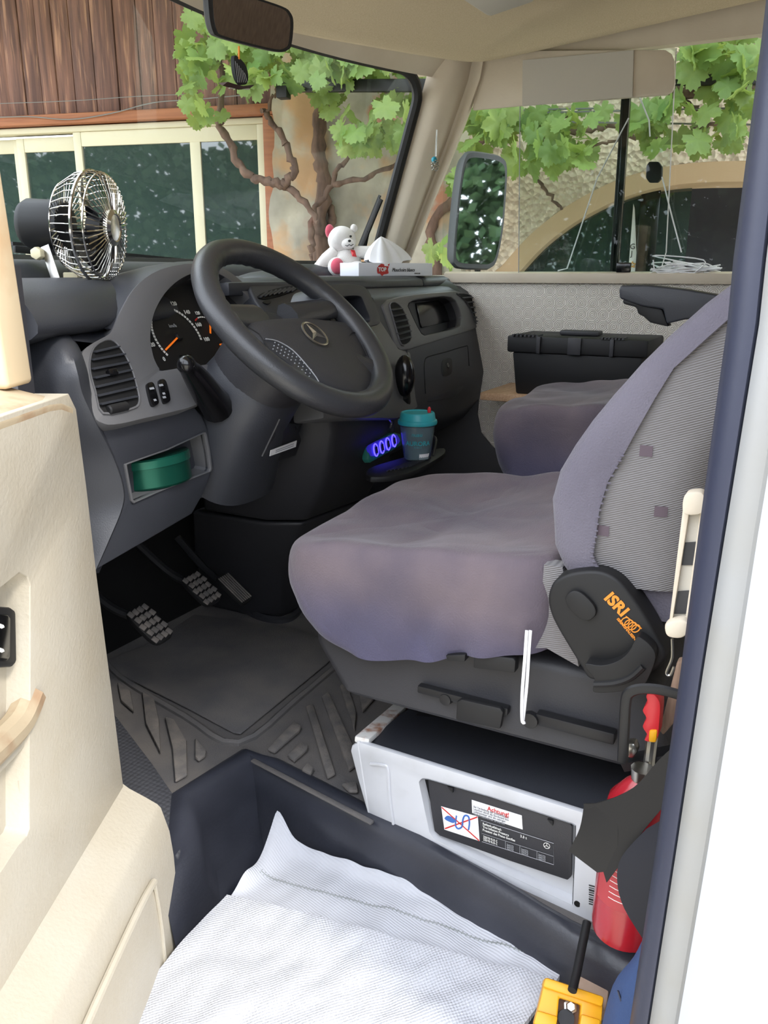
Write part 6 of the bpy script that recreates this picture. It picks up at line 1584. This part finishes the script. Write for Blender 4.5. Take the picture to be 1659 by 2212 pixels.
# door pocket: slanting lit shelf, front with a pressed line
c1 = off_for(345, 1742, aE + .002); c2 = off_for(366, 1795, aE + .004)
b1, b2, b0 = DP.ab(345, 1742, c1)[1], DP.ab(366, 1795, c2)[1], DP.ab(268, 1700)[1]
prof = [(-.01, b0 + .012), (.0, b0 + .003), (.008, b0 - .004), (c1 * .6, lerp(b0, b1, .6) + .001), (c1 * .92, b1 + .003), (c1 + .001, b1 - .004), (c2, b2), (c2 + .004, b2 - .05), (c2 + .006, -1.30), (-.01, -1.36)]
MB().loft([[DP.w(a, b, c) for c, b in prof] for a in [lerp(aL, aE + .004, i / 10) for i in range(11)]], True, cap=True).build('door_pocket', 'cream_door', t, smooth=50)
g0 = [DP.at(*p, c2 + .007) for p in ((333, 1905), (300, 1965), (215, 2150), (150, 2300))]
MB().tube(spl(g0, 3), .006, 8).build('pocket_rib', 'cream_door', t)
MB().tube(spl([DP.at(*p, c2 + .006) for p in ((333, 1905), (350, 2010), (362, 2150), (366, 2260))], 3), .003, 6).build('pocket_line', 'cream_door', t)
# outer skin
MB().prism([DP.w(aL, bT - .01, -.10), DP.w(aE, bT - .03, -.10), DP.w(aE, -1.36, -.10), DP.w(aL, -1.36, -.10)], DP.n * -.02).build('outer_skin', 'body_white', t)
# ------------------------------------------------------------------ vines, wires and window clutter
def leaf_mesh(seed):
    r_ = random.Random(seed); n = 40; vs = [V((0, -.05, .0))]
    for i in range(n):
        th = 2 * math.pi * i / n                         # 0 = tip (down), stalk at pi
        lobes = .62 + .26 * abs(math.cos(2.5 * th)) ** .7 + .12 * math.cos(th)
        if abs(th - math.pi) < .35: lobes *= .45 + abs(th - math.pi)
        lobes *= 1 + (.09 if i % 2 else -.05) + r_.uniform(-.04, .04)
        x, y = lobes * math.sin(th) * .56, -lobes * math.cos(th) * .56
        z = -.16 * (x * x + y * y) * 1.2 + .05 * math.sin(5 * th + seed) * lobes - .10 * abs(x) * .5
        vs.append(V((x, y, z)))
    m_ = MB().add(vs, [(0, 1 + i, 1 + (i + 1) % n) for i in range(n)])
    me = m_.mesh('leaf', smooth=50)
    return me
LEAF = [leaf_mesh(s) for s in (1, 2, 3, 4)]
for me in LEAF: me.materials.append(MT['vine_leaf'])
RNG = random.Random(11)
def leaf_at(p, size, parent, spread=.7, face=None):
    f_ = (face or (-p).normalized() * .55 + V((0, 0, .55))) + V((RNG.gauss(0, spread), RNG.gauss(0, spread), RNG.gauss(0, spread * .7)))
    f_.normalize()
    down = V((RNG.gauss(0, .45), RNG.gauss(0, .45), -1)); down = (down - f_ * down.dot(f_)).normalized()
    y = -down; x = y.cross(f_)
    M_ = Matrix((x, y, f_)).transposed().to_4x4()
    o_ = D.objects.new('leaf', RNG.choice(LEAF)); COL.objects.link(o_); o_.parent = parent
    o_.matrix_local = Matrix.Translation(p - ORG) @ M_ @ Matrix.Diagonal((size, size, size, 1))
    return o_
def scatter(parent, blobs, smin=.085, smax=.135, o0=.3, o1=.75):
    for cx, cy, rx, ry, n in blobs:
        for _ in range(int(n * 1.24)):
            while True:
                a, b = RNG.uniform(-1, 1), RNG.uniform(-1, 1)
                if a * a + b * b < 1: break
            leaf_at(fa(cx + a * rx, cy + b * ry, RNG.uniform(o0, o1)), RNG.uniform(smin, smax), parent)
def branch(parent, px, r0, r1, off=.3, name='branch', m_='bark', wob=.012):
    P_ = spl([fa(x, y, off) for x, y in px], 6); n = len(P_)
    P_ = [p + V((RNG.gauss(0, wob), RNG.gauss(0, wob), RNG.gauss(0, wob))) * .5 for p in P_]
    MB().tube(P_, [lerp(r0, r1, i / (n - 1)) * (1 + .18 * math.sin(i * 2.1)) for i in range(n)], 7).build(name, m_, parent, smooth=70)
t = thing('grape_vine', 'grape vine with gnarled stems climbing the old plaster pier', 'vine', fa(690, 588, .1) + V((0, 0, -1.5)))
for px, r0, r1, off in (([(690, 1150), (692, 560), (688, 500), (700, 400), (690, 330), (696, 240), (720, 180)], .045, .03, .17), ([(690, 430), (718, 470), (700, 520), (680, 560)], .022, .02, .14), ([(672, 545), (676, 470), (705, 415), (735, 360), (762, 325)], .017, .010, .3), ([(722, 398), (790, 382), (860, 350), (900, 335)], .014, .008, .3),
                        ([(470, 262), (498, 310), (525, 372), (570, 388), (612, 398)], .018, .022, .4), ([(612, 398), (636, 372), (618, 320), (592, 268), (570, 240)], .022, .012, .4), ([(575, 250), (590, 210), (610, 180)], .010, .006, .4), ([(612, 398), (650, 430), (690, 480)], .02, .012, .38),
                        ([(640, 190), (700, 200), (760, 180), (840, 200)], .012, .008, .35), ([(450, 60), (480, 150), (470, 262)], .012, .016, .4)):
    branch(t, px, r0, r1, off)
scatter(t, ((470, 110, 80, 70, 26), (420, 80, 36, 50, 10), (415, 180, 30, 60, 10), (450, 245, 40, 26, 9), (540, 60, 90, 60, 20), (560, 160, 60, 40, 12), (660, 150, 90, 50, 26), (770, 130, 80, 50, 24), (850, 150, 55, 40, 16), (770, 270, 50, 50, 11), (795, 300, 34, 30, 7), (860, 250, 40, 70, 20), (720, 215, 40, 25, 6), (600, 110, 60, 50, 18), (690, 90, 80, 40, 14), (820, 90, 60, 40, 10)))
t = thing('grape_vine', 'grape vine trained along wires across the arch outside the passenger window', 'vine', fa(1000, 588, .2) + V((0, 0, -1.5)))
for px, r0, r1, off in (([(960, 1150), (950, 620), (930, 500), (985, 420), (1010, 360), (1040, 300), (1100, 270)], .03, .016, .12), ([(1020, 350), (1090, 345), (1150, 375), (1185, 420), (1215, 450)], .012, .007, .3), ([(1170, 300), (1240, 285), (1300, 275), (1400, 262), (1450, 240)], .014, .012, .35), ([(1450, 200), (1520, 196), (1580, 192), (1700, 190)], .026, .03, .4),
                        ([(1460, 215), (1500, 240), (1530, 250)], .018, .012, .4), ([(1540, 196), (1575, 185), (1570, 168), (1555, 165)], .022, .014, .4), ([(1250, 325), (1310, 310), (1360, 290)], .008, .006, .35), ([(1120, 245), (1200, 255), (1275, 235)], .008, .006, .35), ([(1360, 295), (1440, 300), (1500, 280), (1560, 260)], .010, .008, .45),
                        ([(1500, 110), (1540, 140), (1580, 180)], .012, .010, .45), ([(1590, 100), (1575, 150), (1560, 168)], .010, .008, .45)):
    branch(t, px, r0, r1, off)
for (a, b) in (((1100, 245), (1660, 232)), ((1100, 262), (1660, 270)), ((1100, 238), (1300, 234))):
    MB().tube([fa(*a, .45), fa(*b, .45)], .004, 5).build('wire', 'wire_grey', t)
scatter(t, ((1050, 255, 50, 26, 14), (1025, 300, 28, 35, 8), (1100, 260, 50, 30, 12), (1180, 265, 45, 30, 12), (1190, 330, 45, 38, 14), (1240, 310, 45, 40, 14), (1135, 335, 30, 40, 8), (1090, 300, 30, 30, 7), (1000, 385, 16, 24, 4), (1270, 250, 40, 26, 8), (1400, 250, 50, 34, 10), (1430, 290, 34, 34, 7), (1490, 300, 26, 36, 6), (1540, 140, 70, 55, 22), (1600, 230, 40, 60, 18), (1500, 110, 40, 30, 10), (1620, 120, 40, 50, 12), (1580, 290, 30, 25, 6), (950, 545, 40, 26, 6), (1480, 230, 60, 20, 6)))
# extra vine leaves added overhead, out of view, to shade the house front
base(fa(800, 100, .3) + V((0, 0, .5)))
lf = MB()
for i in range(1500):
    a = RNG.uniform(-2.6, 3.2); o_ = RNG.uniform(.06, 1.3); z = 1.62 + RNG.uniform(-.12, .2) - .12 * o_
    c = faw(a, z, o_); u = V((RNG.gauss(0, 1), RNG.gauss(0, 1), RNG.gauss(0, .35))).normalized(); w = V((0, 0, 1)).cross(u).normalized() + V((0, 0, RNG.gauss(0, .3))); s_ = RNG.uniform(.09, .15)
    lf.add([c - u * s_ * .6, c - u * s_ * .1 + w * s_ * .55, c + u * s_ * .6, c - u * s_ * .1 - w * s_ * .55], [(0, 1, 2, 3)])
tag(lf.build('foliage', 'vine_leaf', merge=0), 'unseen vine leaves added overhead to shade the house front', 'leaves', kind='stuff')
t = thing('pergola_bar', 'dark metal bar of the pergola seen through the windscreen', 'bar', fa(750, 183, .6))
MB().bar(fa(600, 186, .6), fa(1120, 184, .6), .03, .05).build('bar', 'steel_dark', t, bevel=.004)
MB().box(fa(612, 192, .62), (.05, .06, .08), FA.u, FA.n).build('bar_end', 'steel_dark', t, bevel=.004)
t = thing('pergola_bar', 'dark metal bar of the pergola behind the leaves at the right edge', 'bar', fa(1520, 173, .5))
MB().bar(fa(1420, 174, .5), fa(1640, 172, .5), .03, .04).build('bar', 'steel_dark', t, bevel=.004)
t = thing('loose_cable', 'thin grey cable hanging along the timber boards', 'cable', fa(200, 240, .06))
MB().tube(spl([fa(*p, .06) for p in ((-40, 255), (60, 252), (150, 258), (240, 245), (330, 222), (420, 215), (520, 206))], 5), .003, 5).build('cable', 'wire_grey', t)
MB().tube(spl([fa(*p, .06) for p in ((-40, 225), (150, 218), (300, 208), (430, 203))], 5), .002, 5).build('cable', 'wire_grey', t)
# octagonal pad and strings on the passenger window
PO = Plane((XR + .005, 0, 0), (0, -1, 0), (0, 0, 1))
t = thing('suction_pad', 'black eight-sided pad on the passenger window glass', 'pad', PO.at(1412, 395))
MB().prism([PO.at(*p) for p in ((1396, 358), (1402, 349), (1422, 349), (1430, 360), (1429, 384), (1420, 394), (1402, 394), (1395, 384))], (.02, 0, 0)).build('pad', 'soft_black', t, bevel=.003)
for k, px in enumerate((((1382, 210), (1402, 260), (1404, 295)), ((1430, 382), (1452, 470), (1472, 545)), ((1358, 255), (1290, 385), (1225, 580), (1205, 585)))):
    tt = thing('string', ('short white string hanging above the eight-sided pad', 'white string running from the pad to the cord tangle', 'white string slanting across the passenger window to the sill')[k], 'string', PO.at(*px[-1], .004))
    MB().tube([PO.at(*p, .006) for p in px], .0022, 6).build('strand', 'paper_white', tt)
t = thing('cord_tangle', 'tangle of white cord heaped on the passenger window sill', 'cord', PO.at(1480, 588))
r2 = random.Random(5)
for k in range(7):
    P_ = [PO.at(r2.uniform(1405, 1560), 590 - abs(r2.gauss(0, 16)), r2.uniform(-.01, .02)) for _ in range(7)]
    MB().tube(spl(P_, 5), .002, 5).build('cord', 'paper_white', t)
# painted sign behind the arch glass
SG = lambda px, py: fa(px, py, -.24)
t = thing('garden_sign', 'narrow white sign with hand-painted letters behind the arch glass', 'sign', SG(1368, 590))
MB().prism([SG(*p) for p in ((1357, 590), (1376, 590), (1371, 450), (1368, 440))], FA.n * .01).build('board', 'paper_white', t)
for ch, x, y, m_ in (('G', 1360, 538, 'print_black'), ('J', 1362, 553, 'print_black')): text_mesh(ch, fa(x, y, -.228), FA.u, (0, 0, 1), .038, m_, 'lettering', t)
st = [fa(1366 + 7 * (1 if k % 2 == 0 else .45) * math.cos(math.pi / 2 + k * math.pi / 5), 572 - 7 * (1 if k % 2 == 0 else .45) * math.sin(math.pi / 2 + k * math.pi / 5), -.228) for k in range(10)]
MB().tube(st, .003, 5, closed=True).build('star', 'yellow_plastic', t)
